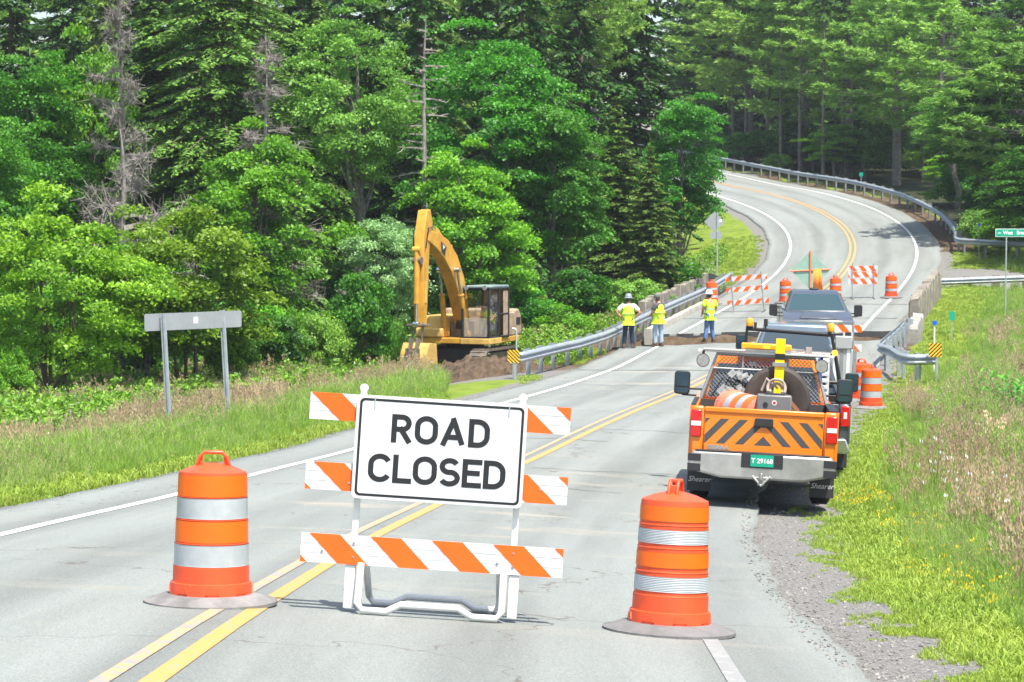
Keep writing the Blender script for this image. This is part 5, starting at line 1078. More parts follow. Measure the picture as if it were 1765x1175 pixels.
MB().tube([(x0-.02,yb-.1,2.3),(x0-.22,yb,2.35)],.015,5).box((x0-.25,yb,2.3),(.05,.2,.35)).build('cab_mirror',DRK,cabf)
# boom, profile in the y,z plane
def ribpoly(cl,th):
    U=[];D=[]
    for i,(p,t_) in enumerate(zip(cl,th)):
        a=Vector(cl[max(i-1,0)]);c=Vector(cl[min(i+1,len(cl)-1)]);d=(c-a).normalized();n=Vector((-d.y,d.x));p=Vector(p);U.append(tuple(p+n*t_/2));D.append(tuple(p-n*t_/2))
    return U+D[::-1]
BX=-.02
cl=[(.35,1.65),(.62,2.35),(1.0,3.1),(1.55,3.75),(2.25,4.25),(3.0,4.55),(3.75,4.72)];th=[.40,.56,.70,.76,.70,.54,.36]
boom=MB().prism(ribpoly(cl,th),'x',BX-.21,BX+.21).build('boom',YC,EXC,bevel=.02)
mk=MB().prism([(2.3,4.32),(2.75,4.52),(2.72,4.18),(2.45,4.02)],'x',BX-.222,BX-.213).build('boom_panel',DRK,boom);MB().prism([(2.42,4.33),(2.62,4.42),(2.60,4.24)],'x',BX-.228,BX-.2225).build('panel_mark',LET,mk)
def ram(name,a,c,r,fr=.55,par=None):
    a=Vector(a);c=Vector(c);m=a+(c-a)*fr;o=MB().cyl(a,m,r,n=14).cyl(m-(m-a).normalized()*.05,m,r*1.18,n=14).cyl(a-Vector((r*1.3,0,0)),a+Vector((r*1.3,0,0)),r*1.1,n=12).build(name,YC,par or EXC);MB().cyl(m,c,r*.5,n=12).cyl(c-Vector((r,0,0)),c+Vector((r,0,0)),r*.9,n=10).build('piston_rod',ROD,o);return o
for s in(-1,1):ram('boom_cylinder',(BX+s*.40,.95,1.35),(BX+s*.32,1.60,3.55),.095,.62)
ram('arm_cylinder',(BX,1.65,4.30),(BX,3.55,5.32),.10,.55)
# stick
sp=(3.80,4.70);top=(3.62,5.50);bot=(3.95,1.75)
stick=MB().prism([(3.35,5.15),(3.52,5.58),(3.80,5.55),(4.12,4.75),(4.16,1.72),(3.88,1.68),(3.62,4.3)],'x',BX-.17,BX+.17).build('arm',YC,EXC,bevel=.02)
MB().bx(BX-.19,BX-.17,3.9,4.05,2.5,3.2).build('arm_plate',YC2,stick)
ram('bucket_cylinder',(BX,4.28,4.25),(BX,4.36,1.80),.10,.72)
MB().cyl((BX-.16,4.25,3.9),(BX+.16,4.25,3.9),.13,n=12).build('cylinder_bracket',STL,stick)
MB().box((BX-.17,4.25,1.45),(.05,.09,.85),Matrix.Rotation(.15,3,'X')).box((BX+.17,4.25,1.45),(.05,.09,.85),Matrix.Rotation(.15,3,'X')).box((BX,4.18,1.78),(.75,.35,.07)).build('bucket_link',STL,EXC,bevel=.01)
bk=[(3.75,1.15),(4.35,1.2),(4.60,.85),(4.62,.40),(4.40,.0),(4.0,-.15),(3.6,-.05),(3.72,.0),(4.02,-.05),(4.32,.10),(4.5,.42),(4.48,.8),(4.28,1.08),(3.8,1.05)]
b=MB().prism(bk,'x',BX-.46,BX+.46);b.prism([(3.75,1.15),(4.35,1.2),(4.60,.85),(4.62,.40),(4.40,.0),(4.0,-.15),(3.6,-.05)],'x',BX-.47,BX-.43);b.prism([(3.75,1.15),(4.35,1.2),(4.60,.85),(4.62,.40),(4.40,.0),(4.0,-.15),(3.6,-.05)],'x',BX+.43,BX+.47);bu=b.build('bucket',YC2,EXC,bevel=.01);MB().box((BX,4.66,.72),(.50,.05,.62)).box((BX-.12,4.50,1.15),(.06,.3,.4),Matrix.Rotation(.3,3,'X')).box((BX+.12,4.50,1.15),(.06,.3,.4),Matrix.Rotation(.3,3,'X')).build('bucket_bracket',STL,bu)
for i in range(5):MB().prism([(3.62,-.08),(3.62,.04),(3.35,.0)],'x',BX-.42+i*.19,BX-.33+i*.19).build('bucket_tooth',STL,bu)
b=MB()
for k in range(4):b.tube([(BX-.1+k*.06,.75,1.5),(BX-.1+k*.06,.5,2.2),(BX-.1+k*.06,.85,2.9+.1*k)],.02,5)
b.build('hydraulic_hose',BLK,EXC);b=MB();b.tube([(BX-.2,3.4,5.0),(BX-.25,3.9,4.95),(BX-.22,4.05,4.3)],.022,5).tube([(BX+.2,3.4,5.0),(BX+.26,4.0,4.9),(BX+.2,4.1,4.2)],.022,5);b.build('arm_hose',BLK,EXC)
MB().bx(BX-.35,BX+.35,.1,.6,1.2,1.75).build('boom_foot',STL,EXC,bevel=.03)
print('exc',[tuple(round(v) for v in ppx(em@Vector(p))) for p in((BX,3.6,5.5),(BX,4,1.7),(x0,yb,z0),(x1,yb,z0),(x0,yb,z1),(x0,ya,z1),(BX,1.5,4.2),(BX,3.7,4.7),(1.35,0,1.9))])
# ---------------------------------------------------------------- people
SK=mat('worker_skin',(.50,.24,.15),.6,noise=.1)  # one plain skin tone with slight noise
def skin(name,V,E,m,parent,sub=2,root=None,flat=None):
    names=list(V);me=bpy.data.meshes.new(name);me.from_pydata([V[n][:3] for n in names],[],[]) if 0 else me.from_pydata([V[n][:3] for n in names],[(names.index(a),names.index(b)) for a,b in E],[])
    o=bpy.data.objects.new(name,me);C.objects.link(o);o.parent=parent
    md=o.modifiers.new('skin','SKIN');md.use_smooth_shade=True;md.branch_smoothing=.4
    if not me.skin_vertices:
        bpy.context.view_layer.objects.active=o
    sv=me.skin_vertices[0].data if me.skin_vertices else None
    if sv is None:
        import bmesh;bm=bmesh.new();bm.from_mesh(me);bm.verts.layers.skin.verify();bm.to_mesh(me);bm.free();sv=me.skin_vertices[0].data
    for i,n in enumerate(names):
        r=V[n][3];sv[i].radius=(r,r*(V[n][4] if len(V[n])>4 else 1));sv[i].use_root=(n==(root or names[0]))
    o.modifiers.new('sub','SUBSURF').levels=sub;o.modifiers['sub'].render_levels=sub
    bpy.context.view_layer.update();me2=bpy.data.meshes.new_from_object(o.evaluated_get(bpy.context.evaluated_depsgraph_get()));o.modifiers.clear();o.data=me2;me2.name=name;me2.materials.clear();me2.materials.append(m)
    me2.polygons.foreach_set('use_smooth',[True]*len(me2.polygons));return o
VEST=mat('fluorescent_yellow_green',(.62,.86,.03),.7,noise=.12,nscale=9,emit=0);VESTO=mat('fluorescent_orange_trim',(.9,.30,.05),.7);TAPE=mat('silver_reflective_tape',(.5,.56,.5),.4);TAPEG=mat('green_grey_tape',(.30,.46,.22),.5)
def person(label,loc,rz,arms,legs,trousers,shirt,vest,hat,head=(0,0),hatkind='hard',vesttrim=None,H=1.80,sit=False,sleeves=True,boots=None):
    t=thing('person',label,'person',loc,rz=rz);k=H/1.8
    J=dict(pel=(0,0,.98,.135,.8),sp=(0,.0,1.15,.125,.8),ch=(0,-.01,1.36,.15,.72),nk=(0,.0,1.50,.06),hd=(head[0],head[1]+.01,1.60,.082),ht=(head[0]*1.2,head[1]*1.2,1.70,.088))
    E=[('pel','sp'),('sp','ch'),('ch','nk'),('nk','hd'),('hd','ht')]
    for s,nm in((-1,'l'),(1,'r')):
        el,wr=arms[nm];sh=(s*.195,-.01,1.43)
        J[nm+'sh']=(*sh,.062);J[nm+'el']=(*el,.056);J[nm+'wr']=(*wr,.040);E+=[('ch',nm+'sh'),(nm+'sh',nm+'el'),(nm+'el',nm+'wr')]
        w=Vector(wr);d=(w-Vector(el)).normalized();J[nm+'ha']=(*(w+d*.06),.034,.55);E.append((nm+'wr',nm+'ha'))
        sd=d.orthogonal().normalized();fw=d.cross(sd)
        for q,(off,ln) in enumerate(((-.03,.075),(-.01,.09),(.01,.085),(.03,.065))):
            a=w+d*.085+sd*off;c=a+(d*.9+fw*.35).normalized()*ln;J[f'{nm}f{q}']=(*a,.011);J[f'{nm}g{q}']=(*c,.009);E+=[(nm+'ha',f'{nm}f{q}'),(f'{nm}f{q}',f'{nm}g{q}')]
        a=w+d*.03+sd*.05;J[nm+'th']=(*a,.013);J[nm+'ti']=(*(a+d*.05+sd*.01),.010);E+=[(nm+'ha',nm+'th'),(nm+'th',nm+'ti')]
        hp,kn,an,toe=legs[nm];J[nm+'hp']=(*hp,.095);J[nm+'kn']=(*kn,.06);J[nm+'an']=(*an,.042);J[nm+'to']=(*toe,.035);E+=[('pel',nm+'hp'),(nm+'hp',nm+'kn'),(nm+'kn',nm+'an'),(nm+'an',nm+'to')]
    J={a:tuple([b[0],b[1],b[2]]+list(b[3:])) for a,b in J.items()}
    body=skin('body',J,E,SK,t,1,'pel')
    # face
    hx,hy,hz=J['ht'][0],J['ht'][1],1.645;f=Vector((head[0]*2,1,0)).normalized()
    r_=Vector((f.y,-f.x,0))
    MB().prism([(-.012,-.02),(.012,-.02),(.0,.03)],'x',-.0,.0) if 0 else None
    fb=MB();c=Vector((hx,hy,hz))+f*.095;fb.box(c,(.024,.034,.04));fb.box(c-Vector((0,0,.055))-f*.012,(.045,.012,.010));
    for s in(-1,1):fb.box(c+r_*.033*s+Vector((0,0,.02))-f*.012,(.024,.012,.010))
    fb.build('face_features',mat('darker_skin',(.30,.13,.09),.6),t,bevel=.004)
    eb=MB()
    for s in(-1,1):eb.box(Vector((hx,hy,hz-.01))+r_*.088*s,(.02,.035,.055))
    eb.build('ear',SK,t,bevel=.008)
    hb=MB();hb.lathe([(.075,-.10),(.092,-.05),(.098,0),(.094,.03)],16,c=(hx-f.x*.015,hy-f.y*.015,hz+.02),cap=False);hb.build('hair',mat('brown_hair',(.06,.04,.03),.8),t)
    # trousers
    V=dict(pel=(0,0,.98,.150,.85));E2=[]
    for nm in'lr':
        hp,kn,an,toe=legs[nm];V[nm+'hp']=(*hp,.100);V[nm+'mid']=(*((Vector(hp)+Vector(kn))/2),.098);V[nm+'kn']=(*kn,.083);V[nm+'cf']=(*((Vector(kn)+Vector(an))/2),.078);V[nm+'an']=(an[0],an[1],an[2]-.02,.076);E2+=[('pel',nm+'hp'),(nm+'hp',nm+'mid'),(nm+'mid',nm+'kn'),(nm+'kn',nm+'cf'),(nm+'cf',nm+'an')]
    skin('trousers',V,E2,trousers,t,2,'pel')
    # shirt
    V=dict(lo=(0,0,.88 if not vest else .94,.19 if not vest else .17,.8),pel=(0,0,.96,.200,.8),sp=(0,0,1.15,.188,.8),ch=(0,-.01,1.34,.215,.75),nk=(0,0,1.485,.10));E2=[('lo','pel'),('pel','sp'),('sp','ch'),('ch','nk')]
    for s,nm in((-1,'l'),(1,'r')):
        el=Vector(arms[nm][0]);sh=Vector((s*.195,-.01,1.43));V[nm+'sh']=(*sh,.095);V[nm+'sl']=(*(sh+(el-sh)*.80),.085);E2+=[('ch',nm+'sh'),(nm+'sh',nm+'sl')]
    skin('shirt',V,E2,shirt,t,2,'pel')
    if vest:
        V=dict(lo=(0,0,.88,.20,.8),pel=(0,0,.97,.215,.8),sp=(0,0,1.15,.205,.8),ch=(0,-.01,1.33,.235,.74),nk=(0,-.01,1.47,.16,.85));vo=skin('safety_vest',V,[('lo','pel'),('pel','sp'),('sp','ch'),('ch','nk')],vest,t,2,'pel')
    else:vo=[c_ for c_ in t.children if c_.name.startswith('shirt')][0]
    # tape strips: rings round the trunk plus two over the shoulders, following the vest surface
    def ring(z,h,g=.004):
        b=MB();n=28;a_=.215 if vest else .20;bm_=.18 if vest else .17
        vs=[]
        for i in range(n):an_=2*math.pi*i/n;vs+=[(a_*1.12*math.cos(an_),bm_*1.10*math.sin(an_),z),(a_*1.12*math.cos(an_),bm_*1.10*math.sin(an_),z+h)]
        b.add(vs,[(2*i,(2*i+2)%(2*n),(2*i+3)%(2*n),2*i+1) for i in range(n)]);return b
    b=ring(1.14,.045)
    o=b.build('reflective_tape',TAPEG,vo);sw=o.modifiers.new('s','SHRINKWRAP');sw.target=vo;sw.offset=.006;sw.wrap_mode='OUTSIDE_SURFACE'
    for s in(-1,1):
        for sy in(-1,1):
            b=MB();vs=[]
            for i in range(9):
                z=1.14+i*.040;vs+=[(s*.09-.02,sy*.20,z),(s*.09+.02,sy*.20,z)]
            b.add(vs,[(2*i,2*i+1,2*i+3,2*i+2) for i in range(8)]);o=b.build('shoulder_tape',vesttrim or TAPEG,vo);sw=o.modifiers.new('s','SHRINKWRAP');sw.target=vo;sw.offset=.006;sw.wrap_mode='OUTSIDE_SURFACE'
    # boots
    for nm in'lr':
        hp,kn,an,toe=legs[nm];a=Vector(an);q=Vector(toe);d=(q-a);d.z=0;d=d.normalized() if d.length>0 else Vector((0,1,0));b=MB();ang=math.atan2(-d.x,d.y)
        b.T=TM(a.x,a.y,a.z-.09)@Matrix.Rotation(ang,4,'Z');b.bx(-.052,.052,-.09,.20,0,.03);b.hexa([(-.05,-.085,.03),(.05,-.085,.03),(.05,.19,.03),(-.05,.19,.03)],[(-.042,-.07,.15),(.042,-.07,.15),(.036,.06,.13),(-.036,.06,.13)]);b.build('boot',boots or mat('brown_boots',(.10,.07,.05),.8),t,bevel=.015)
    hc=(hx,hy,hz+.055)
    if hatkind=='hard':
        b=MB();b.lathe([(.150,-.012),(.128,.0),(.120,.02),(.118,.05),(.10,.10),(.06,.135),(.001,.145)],24,c=hc,cap=False);b.add([(hc[0]+f.x*.10+r_.x*e*.09,hc[1]+f.y*.10+r_.y*e*.09,hc[2]+.0) for e in(-1,1)]+[(hc[0]+f.x*.19+r_.x*e*.05,hc[1]+f.y*.19+r_.y*e*.05,hc[2]-.02) for e in(1,-1)],[(0,1,2,3)]);b.box((hc[0],hc[1],hc[2]+.135),(.02,.16,.02));b.build('hard_hat',hat,t)
    elif hatkind=='cap':
        b=MB();b.lathe([(.103,-.01),(.105,.02),(.10,.06),(.07,.09),(.001,.105)],20,c=hc,cap=False);b.box((hc[0]+f.x*.14,hc[1]+f.y*.14,hc[2]+.0),(.13,.13,.014),Matrix.Rotation(math.atan2(-f.x,f.y),3,'Z'));b.build('cap',hat,t)
    t.scale=(k,k,k);return t
def LG(sx=.11,ly=0,ry=0,fl=0):return {'l':((-.09,0,.93),(-.10-.01,.03+ly,.52),(-sx,ly,.10),(-sx-.03,ly+.14,.03)),'r':((.09,0,.93),(.10+.01,.03+ry,.52),(sx,ry,.10),(sx+.03,ry+.14,.03))}
J1=mat('navy_trousers',(.014,.02,.045),.8,noise=.3);J2=mat('light_blue_jeans',(.30,.42,.55),.85,noise=.2,nscale=9);J3=mat('blue_jeans',(.10,.19,.38),.85,noise=.25,nscale=9)
S1=mat('white_tshirt',(.62,.60,.58),.8);S2=mat('dark_grey_tshirt',(.07,.07,.075),.8);S3=mat('dark_blue_shirt',(.02,.05,.12),.8)
hips={'l':((-.40,-.10,1.20),(-.22,-.02,1.02)),'r':((.40,-.10,1.20),(.22,-.02,1.02))}
gp=lambda px,d:Vector(onroad(px,d).translation)
def foot(px,py,d0):
    d=d0
    for _ in range(30):
        g=gp(px,d);e=ppx(g)[1]-py;d+=e*.05*d/60
    return gp(px,d),d
p1,dd1=foot(1083,600,73);p2,dd2=foot(1135,597,73.5);p3,dd3=foot(1223,590,76)
print('people',dd1,dd2,dd3)
H1=(600-504)/(F/dd1);print(H1)
person('worker in a grey hard hat and navy trousers, hands on hips by the guardrail',p1,R(-8),hips,LG(.15),J1,S1,VEST,mat('grey_hard_hat',(.22,.26,.30),.4),H=1.86)
person('worker in a grey cap and pale blue jeans turned left beside the guardrail',p2,R(48),{'l':((-.25,.06,1.17),(-.12,.24,1.08)),'r':((.25,.06,1.17),(.12,.24,1.08))},LG(.10,.05,-.05),J2,S2,VEST,mat('grey_cap',(.12,.12,.13),.8),hatkind='cap',head=(-.03,.04),vesttrim=VESTO,H=1.84)
person('worker in a white hard hat, yellow shirt and blue jeans at the gap edge',p3,R(22),{'l':((-.24,.02,1.17),(-.20,.18,1.0)),'r':((.24,.0,1.17),(.15,.20,1.05))},LG(.17,0,.04),J3,VEST,None,mat('white_hard_hat',(.74,.74,.74),.35),head=(-.02,.02),H=1.84)
op=person('operator in a blue shirt and yellow vest sitting at the controls inside the excavator cab',em@Vector((-.87,-.02,z0-.42)),R(180-21),{'l':((-.27,.15,1.14),(-.20,.40,1.05)),'r':((.27,.15,1.14),(.20,.40,1.05))},{'l':((-.09,.05,.90),(-.12,.48,.92),(-.12,.55,.52),(-.12,.70,.46)),'r':((.09,.05,.90),(.12,.48,.92),(.12,.55,.52),(.12,.70,.46))},mat('grey_trousers',(.28,.26,.22),.8),S3,VEST,mat('tan_cap',(.30,.22,.16),.8),hatkind='cap',H=1.74)

# ---------------------------------------------------------------- air
zg=float(Z.min())-1
hz=MB().bx(-260,260,-30,330,zg,42).build('haze',mat('haze_air',(.8,.85,.9)),kind='stuff');hm=MAT['haze_air'];ht=hm.node_tree;ht.nodes.clear();ho=ht.nodes.new('ShaderNodeOutputMaterial');pv=ht.nodes.new('ShaderNodeVolumePrincipled')
pv.inputs['Color'].default_value=(.86,.92,1,1);pv.inputs['Density'].default_value=.00025;pv.inputs['Anisotropy'].default_value=.25;ht.links.new(pv.outputs[0],ho.inputs['Volume'])
tag(hz,'thin pale summer haze over the whole valley','haze')
# ---------------------------------------------------------------- grass (what nobody could count)
def tuft(name,n,h,spread,w,lean,m,rng,head=None,hm=None,headn=.5,broad=False):
    vs=[];fs=[];mi=[];tn=[]
    for i in range(n):
        a=rng.uniform(0,6.28);r=spread*math.sqrt(rng.random());x,y=r*math.cos(a),r*math.sin(a);hh=h*rng.uniform(.55,1.15);d=rng.uniform(0,6.28);ln=lean*hh*rng.uniform(.2,1.2);dx,dy=math.cos(d)*ln,math.sin(d)*ln
        f=rng.uniform(0,6.28);sx,sy=math.cos(f)*w/2,math.sin(f)*w/2;k=len(vs);t=rng.random()
        for q,ww in((0,.8),(.35,1.),(.72,.8)) :vs+= [(x+dx*q*q-sx*ww,y+dy*q*q-sy*ww,hh*q),(x+dx*q*q+sx*ww,y+dy*q*q+sy*ww,hh*q)]
        vs.append((x+dx,y+dy,hh*(1-.25*lean)));fs+=[(k,k+1,k+3,k+2),(k+2,k+3,k+5,k+4),(k+4,k+5,k+6)];mi+=[0]*3;tn+=[t]*3
        if head and rng.random()<headn:
            hx,hy,hz=x+dx,y+dy,hh*(1-.25*lean)
            for _ in range(head[2]):
                px,py,pz=hx+rng.normal(0,head[0]),hy+rng.normal(0,head[0]),hz+rng.uniform(-head[1],head[1]*.6);k=len(vs);e=head[3];g=rng.uniform(0,6.28);cx,cy=math.cos(g)*e*.4,math.sin(g)*e*.4
                vs+=[(px,py,pz-e),(px+cx,py+cy,pz),(px,py,pz+e),(px-cx,py-cy,pz)];fs.append((k,k+1,k+2,k+3));mi.append(1);tn.append(rng.random())
    me=bpy.data.meshes.new(name);me.from_pydata(vs,[],fs);me.materials.append(m)
    if hm:me.materials.append(hm)
    me.polygons.foreach_set('material_index',mi);a=me.attributes.new('tint','FLOAT','FACE');a.data.foreach_set('value',tn);return bpy.data.objects.new(name,me)
def grass_mat(name,c0,c1,c2,trans=.35,sc=.5):
    m=leaf_mat(name,c0,c1,trans,.15);t=m.node_tree;N=t.nodes.new;L=t.links.new;n=N('ShaderNodeTexNoise');n.inputs['Scale'].default_value=sc;n.inputs['Detail'].default_value=4;L(N('ShaderNodeNewGeometry').outputs['Position'],n.inputs['Vector'])
    hs=[x for x in t.nodes if x.type=='HUE_SAT'][0];src=hs.inputs['Color'].links[0].from_socket;mx=N('ShaderNodeMix');mx.data_type='RGBA';r=N('ShaderNodeMapRange');r.inputs[1].default_value=.42;r.inputs[2].default_value=.62;L(n.outputs['Fac'],r.inputs[0]);L(r.outputs[0],mx.inputs['Factor']);L(src,mx.inputs['A']);mx.inputs['B'].default_value=(*c2,1);L(mx.outputs['Result'],hs.inputs['Color']);return m
def scatter(name,label,cat,pts,scl,protos,rng,tilt=.12):
    me=bpy.data.meshes.new(name);n=len(pts);me.vertices.add(n);me.vertices.foreach_set('co',np.asarray(pts,np.float32).ravel());
    for an,tp,v in(('rot','FLOAT_VECTOR',np.stack([rng.normal(0,tilt,n),rng.normal(0,tilt,n),rng.uniform(0,6.28,n)],-1)),('scl','FLOAT_VECTOR',np.asarray(scl)),('idx','INT',rng.integers(0,len(protos),n))):
        a=me.attributes.new(an,tp,'POINT');a.data.foreach_set('vector' if tp=='FLOAT_VECTOR' else 'value',np.asarray(v,np.int32 if tp=='INT' else np.float32).ravel())
    o=bpy.data.objects.new(name,me);C.objects.link(o);tag(o,label,cat,kind='stuff')
    col=bpy.data.collections.new(name+'_tufts');[col.objects.link(p) for p in protos]
    g=bpy.data.node_groups.new(name,'GeometryNodeTree');g.interface.new_socket('Geometry',in_out='INPUT',socket_type='NodeSocketGeometry');g.interface.new_socket('Geometry',in_out='OUTPUT',socket_type='NodeSocketGeometry')
    N=g.nodes.new;gi=N('NodeGroupInput');go=N('NodeGroupOutput');ci=N('GeometryNodeCollectionInfo');ci.inputs['Collection'].default_value=col;ci.inputs['Separate Children'].default_value=True;ci.inputs['Reset Children'].default_value=True
    ip=N('GeometryNodeInstanceOnPoints');ip.inputs['Pick Instance'].default_value=True
    mp=N('GeometryNodeMeshToPoints')
    def at(n_,tp):a=N('GeometryNodeInputNamedAttribute');a.data_type=tp;a.inputs[0].default_value=n_;return a.outputs['Attribute']
    e=N('FunctionNodeEulerToRotation');g.links.new(at('rot','FLOAT_VECTOR'),e.inputs[0])
    g.links.new(gi.outputs[0],mp.inputs[0]);g.links.new(mp.outputs[0],ip.inputs['Points']);g.links.new(ci.outputs[0],ip.inputs['Instance']);g.links.new(at('idx','INT'),ip.inputs['Instance Index']);g.links.new(e.outputs[0],ip.inputs['Rotation']);g.links.new(at('scl','FLOAT_VECTOR'),ip.inputs['Scale']);g.links.new(ip.outputs[0],go.inputs[0])
    md=o.modifiers.new('scatter','NODES');md.node_group=g;return o
gr=np.random.default_rng(99)
G_SHORT=grass_mat('mown_verge_grass',(.18,.29,.025),(.38,.50,.085),(.32,.43,.06),.4)
G_TALL=grass_mat('tall_field_grass',(.15,.29,.025),(.36,.53,.08),(.27,.43,.07),.4,.35)
G_PALE=grass_mat('pale_meadow_grass',(.19,.31,.05),(.36,.50,.12),(.25,.38,.08),.4,.35)
G_WEED=leaf_mat('weed_leaves',(.09,.22,.015),(.26,.45,.04),.38)
G_TAN=leaf_mat('reddish_seed_heads',(.36,.26,.15),(.62,.48,.31),.35)
G_STRAW=leaf_mat('straw_seed_heads',(.33,.32,.13),(.50,.48,.24),.35)
G_YEL=mat('yellow_petals',(.85,.62,.02),.7);G_WHI=mat('white_petals',(.85,.85,.80),.7);G_ORA=mat('orange_petals',(.85,.35,.02),.7)
# candidate points over everything the camera can see
def cand(n,dmin,dmax,pxa=-200,pxb=2060,p=1.0):
    n=int(n*1.22)
    u=gr.random(n);d=(dmin**(1-p)+(dmax**(1-p)-dmin**(1-p))*u)**(1/(1-p)) if p!=1 else dmin*(dmax/dmin)**u
    px=gr.uniform(pxa,pxb,n);x=(px-CXP)/F*d;y=d*.9988-.2;s,o=locate(x,y);z=terrain(x,y)
    return x,y,z,s,o,np.abs(o),d,px
def out(name,label,cat,sel,x,y,z,sc,pr,tilt=.12):
    P=np.stack([x,y,z],-1)[sel];q=sc[sel];n=len(P);S3=np.stack([q*gr.uniform(.85,1.15,n),q*gr.uniform(.85,1.15,n),q*gr.uniform(.75,1.25,n)],-1);scatter(name,label,cat,P,S3,pr,gr,tilt);print(name,n)
def patch(x,y,sc,seed):
    g=np.random.default_rng(1000+seed).random((257,257));o=0;w=0
    for k,a in((1,1.),(2.1,.5),(4.3,.3)):
        u=x/sc*k*.8+1000.3;v=y/sc*k*.8+1000.7;i=np.floor(u).astype(int);j=np.floor(v).astype(int);fu=u-i;fv=v-j;fu=fu*fu*(3-2*fu);fv=fv*fv*(3-2*fv)
        G_=lambda a_,b_:g[a_%257,b_%257];o=o+a*((G_(i,j)*(1-fu)+G_(i+1,j)*fu)*(1-fv)+(G_(i,j+1)*(1-fu)+G_(i+1,j+1)*fu)*fv);w+=a
    return np.clip((o/w-.5)*1.7+.5,0,1)
# short verge grass
x,y,z,s,o,a,d,px=cand(150000,14,125,p=.75)
inner=np.where(o>0,np.where(s<60,4.45,4.7),4.62);outer=np.where(o>0,np.where(s<62,6.3,np.where(s>104,9.5,7.5)),np.where(s<66,5.7,7.6))
blk=((px>765)&(px<900)&(d>53)&(d<73.5)&(o<-4.3))|(np.abs(s-58)<1.1)&(o>12)|((np.abs(s-72.6)<4.3)&(a<np.where(o>0,5.5,7)))|((o<0)&(np.abs(s-58.5)<3.2)&(a<8.5))|((o>5)&(np.abs(s-99)<3.2)&(a<13))
pt=patch(x,y*.8,.33,3)*.5+gr.random(len(x))*.5
dens=np.where((o>0)&(s<62),sstep(4.4,6.0,a)*.5+.24,sstep(4.5,5.2,a));keep=(a>inner+gr.uniform(0,.5,len(x)))&(a<outer+gr.uniform(-.6,.8,len(x)))&~blk&(pt<dens*1.0+.05)&((s<109)|(o<0)|((a>6.3)&(s<124)&(a<10.5)))
pr=[tuft('short_tuft',46,.10,.13,.011,.7,G_SHORT,gr) for _ in range(3)]
out('verge_grass','short bright yellow green grass on the road verges','grass',keep,x,y,z,gr.uniform(.6,1.5,len(x))*np.where(o>0,.28+.75*sstep(4.5,6.1,a),1.),pr)
# tall grass
x,y,z,s,o,a,d,px=cand(130000,16,118,p=.9)
blk=((px>765)&(px<900)&(d>53)&(d<73.5)&(o<-4.3))|(np.abs(s-58)<1.0)&(o>12)|((np.abs(s-72.6)<4.0)&(a<np.where(o>0,5.7,7.)))|((o<0)&(np.abs(s-58.5)<3.4)&(a<9))|((o>5)&(np.abs(s-99)<3.)&(o<13))
exc=((x-EX.x+.5)**2/16+(y-EX.y+2.5)**2/25)<1
inn=np.where(o>0,np.where(s<62,5.75,6.9),np.where(s<66,5.0,6.4));lim=np.where(o<0,np.where(y>92,13,46),np.where(s>106,13,34))
base=(a>inn+gr.uniform(0,.8,len(x)))&(a<lim)&~blk&~exc&((s<109)|(o<0)|((a>6.9)&(s<122)))
hf=sstep(0,2.5,a-inn)*.6+.4
pr=[tuft('tall_tuft',34,.55,.16,.013,.45,G_TALL,gr) for _ in range(3)];out('tall_grass','tall green grass in the fields on both sides of the road','grass',base&(patch(x,y,4,1)>.2)&(gr.random(len(x))<.8),x,y,z,hf*gr.uniform(.7,1.25,len(x)),pr)
pr=[tuft('pale_tuft',30,.62,.16,.011,.4,G_PALE,gr,(.02,.05,5,.018),G_STRAW,.22) for _ in range(3)];out('meadow_grass','pale meadow grass with straw coloured heads','grass',base&(gr.random(len(x))<np.where(o>0,.3,.22)),x,y,z,hf*gr.uniform(.7,1.25,len(x)),pr)
# reddish seed grass in drifts
ph=np.where(o<0,np.exp(-((a-9.6-.6*np.sin(s*.3))/1.1)**2)*(s>22)*.8+.3*np.exp(-((a-15)/2.)**2)*(s>45)*(s<62),np.exp(-((a-7.4)/.9)**2)*(s<36)*.13+.45*np.exp(-((a-6.0)/.45)**2-((s-43)/4)**2)+.3*np.exp(-((a-9.5)/1.2)**2)*(s>36)*(s<62)+.10*(s>66)*(a<14)*(s<82))
pr=[tuft('seed_tuft',26,.78,.17,.008,.3,G_PALE,gr,(.022,.09,11,.026),G_TAN,.85) for _ in range(3)]
out('seed_grass','reddish brown seeding grass in drifts along both verges','grass',base&(gr.random(len(x))<ph*.42*(.1+1.2*patch(x,y,1.8,5))),x,y,z,gr.uniform(.75,1.15,len(x)),pr)
# broad leaved weeds
def weed(h):
    n=130;z=gr.uniform(.1,1,n)*h;an=gr.uniform(0,6.28,n);r=gr.uniform(.03,.22,n)*(1.2-z/h*.6);c=np.stack([np.cos(an)*r,np.sin(an)*r,z],-1);u,v=leaves_at(c,np.stack([np.cos(an),np.sin(an),1.3+0*an],-1),.075,.042,gr,.6);me=quads('weed',c,u,v,gr.random(n),G_WEED);return bpy.data.objects.new('weed',me)
pr=[weed(.5) for _ in range(4)];out('weeds','leafy green weeds mixed into the grass of the left field','weeds',base&(((o<0)&(a>10.5)&(gr.random(len(x))<.75*patch(x,y,3,7)))|((o<0)&(s>62)&(gr.random(len(x))<.55))),x,y,z,gr.uniform(.7,1.7,len(x)),pr,.1)
def flower(m,h,nf,sp,sz):
    t=tuft('flower_tuft',nf,h,sp,.007,.3,G_TALL,gr,(.018,.015,4,sz),m,1.);return t
pr=[flower(G_YEL,.26,8,.12,.013)]
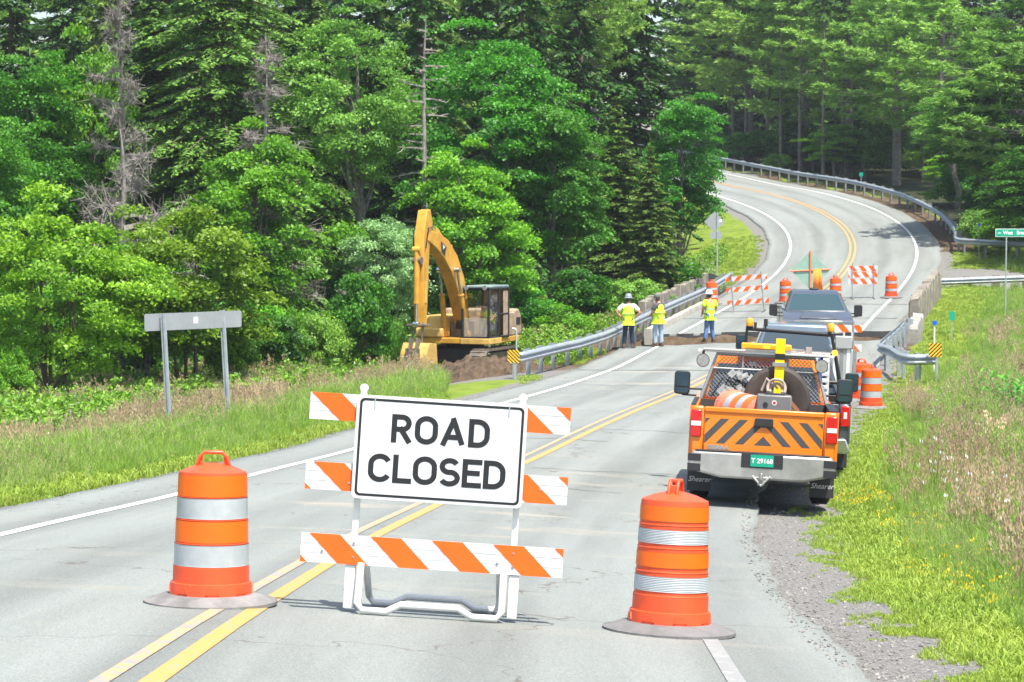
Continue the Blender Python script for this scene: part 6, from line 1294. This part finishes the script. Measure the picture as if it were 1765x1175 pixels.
x,y,z,s,o,a,d,px=cand(60000,17,110,p=.9);fl=np.exp(-((x-W(1492,835,31).x)**2+(y-31)**2)/.12)*.35+((o>5.6)&(o<6.5)&(s<24)&(s>8))*.02+((o<-6.5)&(o>-14)&(s>64)&(s<100)&(np.abs(patch(x,y,3,21)-.7)<.1))*.5
out('yellow_flowers','yellow wildflowers scattered along the verges','wildflowers',gr.random(len(x))<fl,x,y,z,gr.uniform(.7,1.3,len(x)),pr)
pr=[flower(G_WHI,.75,8,.15,.018)];fl=((o<-6)&(o>-10)&(s>92)&(s<112))*.25+((o>6.5)&(o<10)&(s<50))*.005+((o<-8)&(o>-16)&(s<66))*.008
out('white_flowers','white lacy wildflowers standing in the tall grass','wildflowers',gr.random(len(x))<fl,x,y,z,gr.uniform(.7,1.3,len(x)),pr)
# maize rows at the right edge
def corn():
    P=[];U=[];V=[]
    vs=[];fs=[]
    for k in range(11):
        an=k*2.4+gr.normal(0,.3);z0=.15+k*.075;L=.62-.02*k;dx,dy=math.cos(an),math.sin(an);sx,sy=-dy,dx;b=len(vs)
        for q,w in((0,.03),(.3,.045),(.6,.04),(.85,.025)):
            r=L*q*.9;zz=z0+L*(1.0*q-1.05*q*q);vs+=[(dx*r-sx*w,dy*r-sy*w,zz),(dx*r+sx*w,dy*r+sy*w,zz)]
        vs.append((dx*L*.95,dy*L*.95,z0-.08));fs+=[(b,b+1,b+3,b+2),(b+2,b+3,b+5,b+4),(b+4,b+5,b+7,b+6),(b+6,b+7,b+8)]
    me=bpy.data.meshes.new('leaves');me.from_pydata(vs,[],fs);me.materials.append(G_CORN);a=me.attributes.new('tint','FLOAT','FACE');a.data.foreach_set('value',gr.random(len(fs)));return me
G_CORN=leaf_mat('maize_leaves',(.05,.20,.02),(.14,.42,.05),.4)
cm=[corn() for _ in range(3)]
for i in range(11):
    for j in range(4):
        d=51-j*1.0;X0=10.8+i*.34+gr.normal(0,.05);yy=d+gr.normal(0,.1)+.0
        t=thing('maize_plant','young maize plant with broad arching leaves in the patch at the right photo edge','maize',(X0,yy,TZ(X0,yy)),group='maize plants at the right edge',rz=gr.uniform(0,6.28));k=gr.uniform(.8,1.15);t.scale=(k,k,k)
        meshobj('leaves',cm[(i+j)%3],t);b=None

# loose stones along the road edge
def stone():
    import bmesh
    bm=bmesh.new();bmesh.ops.create_icosphere(bm,subdivisions=1,radius=1)
    for v in bm.verts:v.co*=gr.uniform(.65,1.1);v.co.z*=.6
    me=bpy.data.meshes.new('stone');bm.to_mesh(me);bm.free();me.materials.append(STN);return bpy.data.objects.new('stone',me)
STN=mat('grey_stone',(.30,.29,.27),.9,noise=.6,nscale=2,obj=False)
x,y,z,s,o,a,d,px=cand(60000,14,75,p=.2)
keep=((o>0)&(a>3.95)&(gr.random(len(x))<np.exp(-(a-4.05)/.7)))|((o<0)&(a>4.4)&(gr.random(len(x))<np.exp(-(a-4.45)/.12)))|((np.abs(s-72.5)<5)&(a<6)&(a>4.5))
z=np.where(a<np.where((o>0)&(s<36),4.1,4.5),rp(s,o)[...,2],z)+.004
P=np.stack([x,y,z],-1)[keep];q=gr.uniform(.006,.022,len(x))[keep]**1.0;scatter('gravel_stones','loose grey stones along the broken edges of the asphalt','gravel',P,np.stack([q,q,q],-1),[stone() for _ in range(4)],gr,1.0);print('stones',len(P))
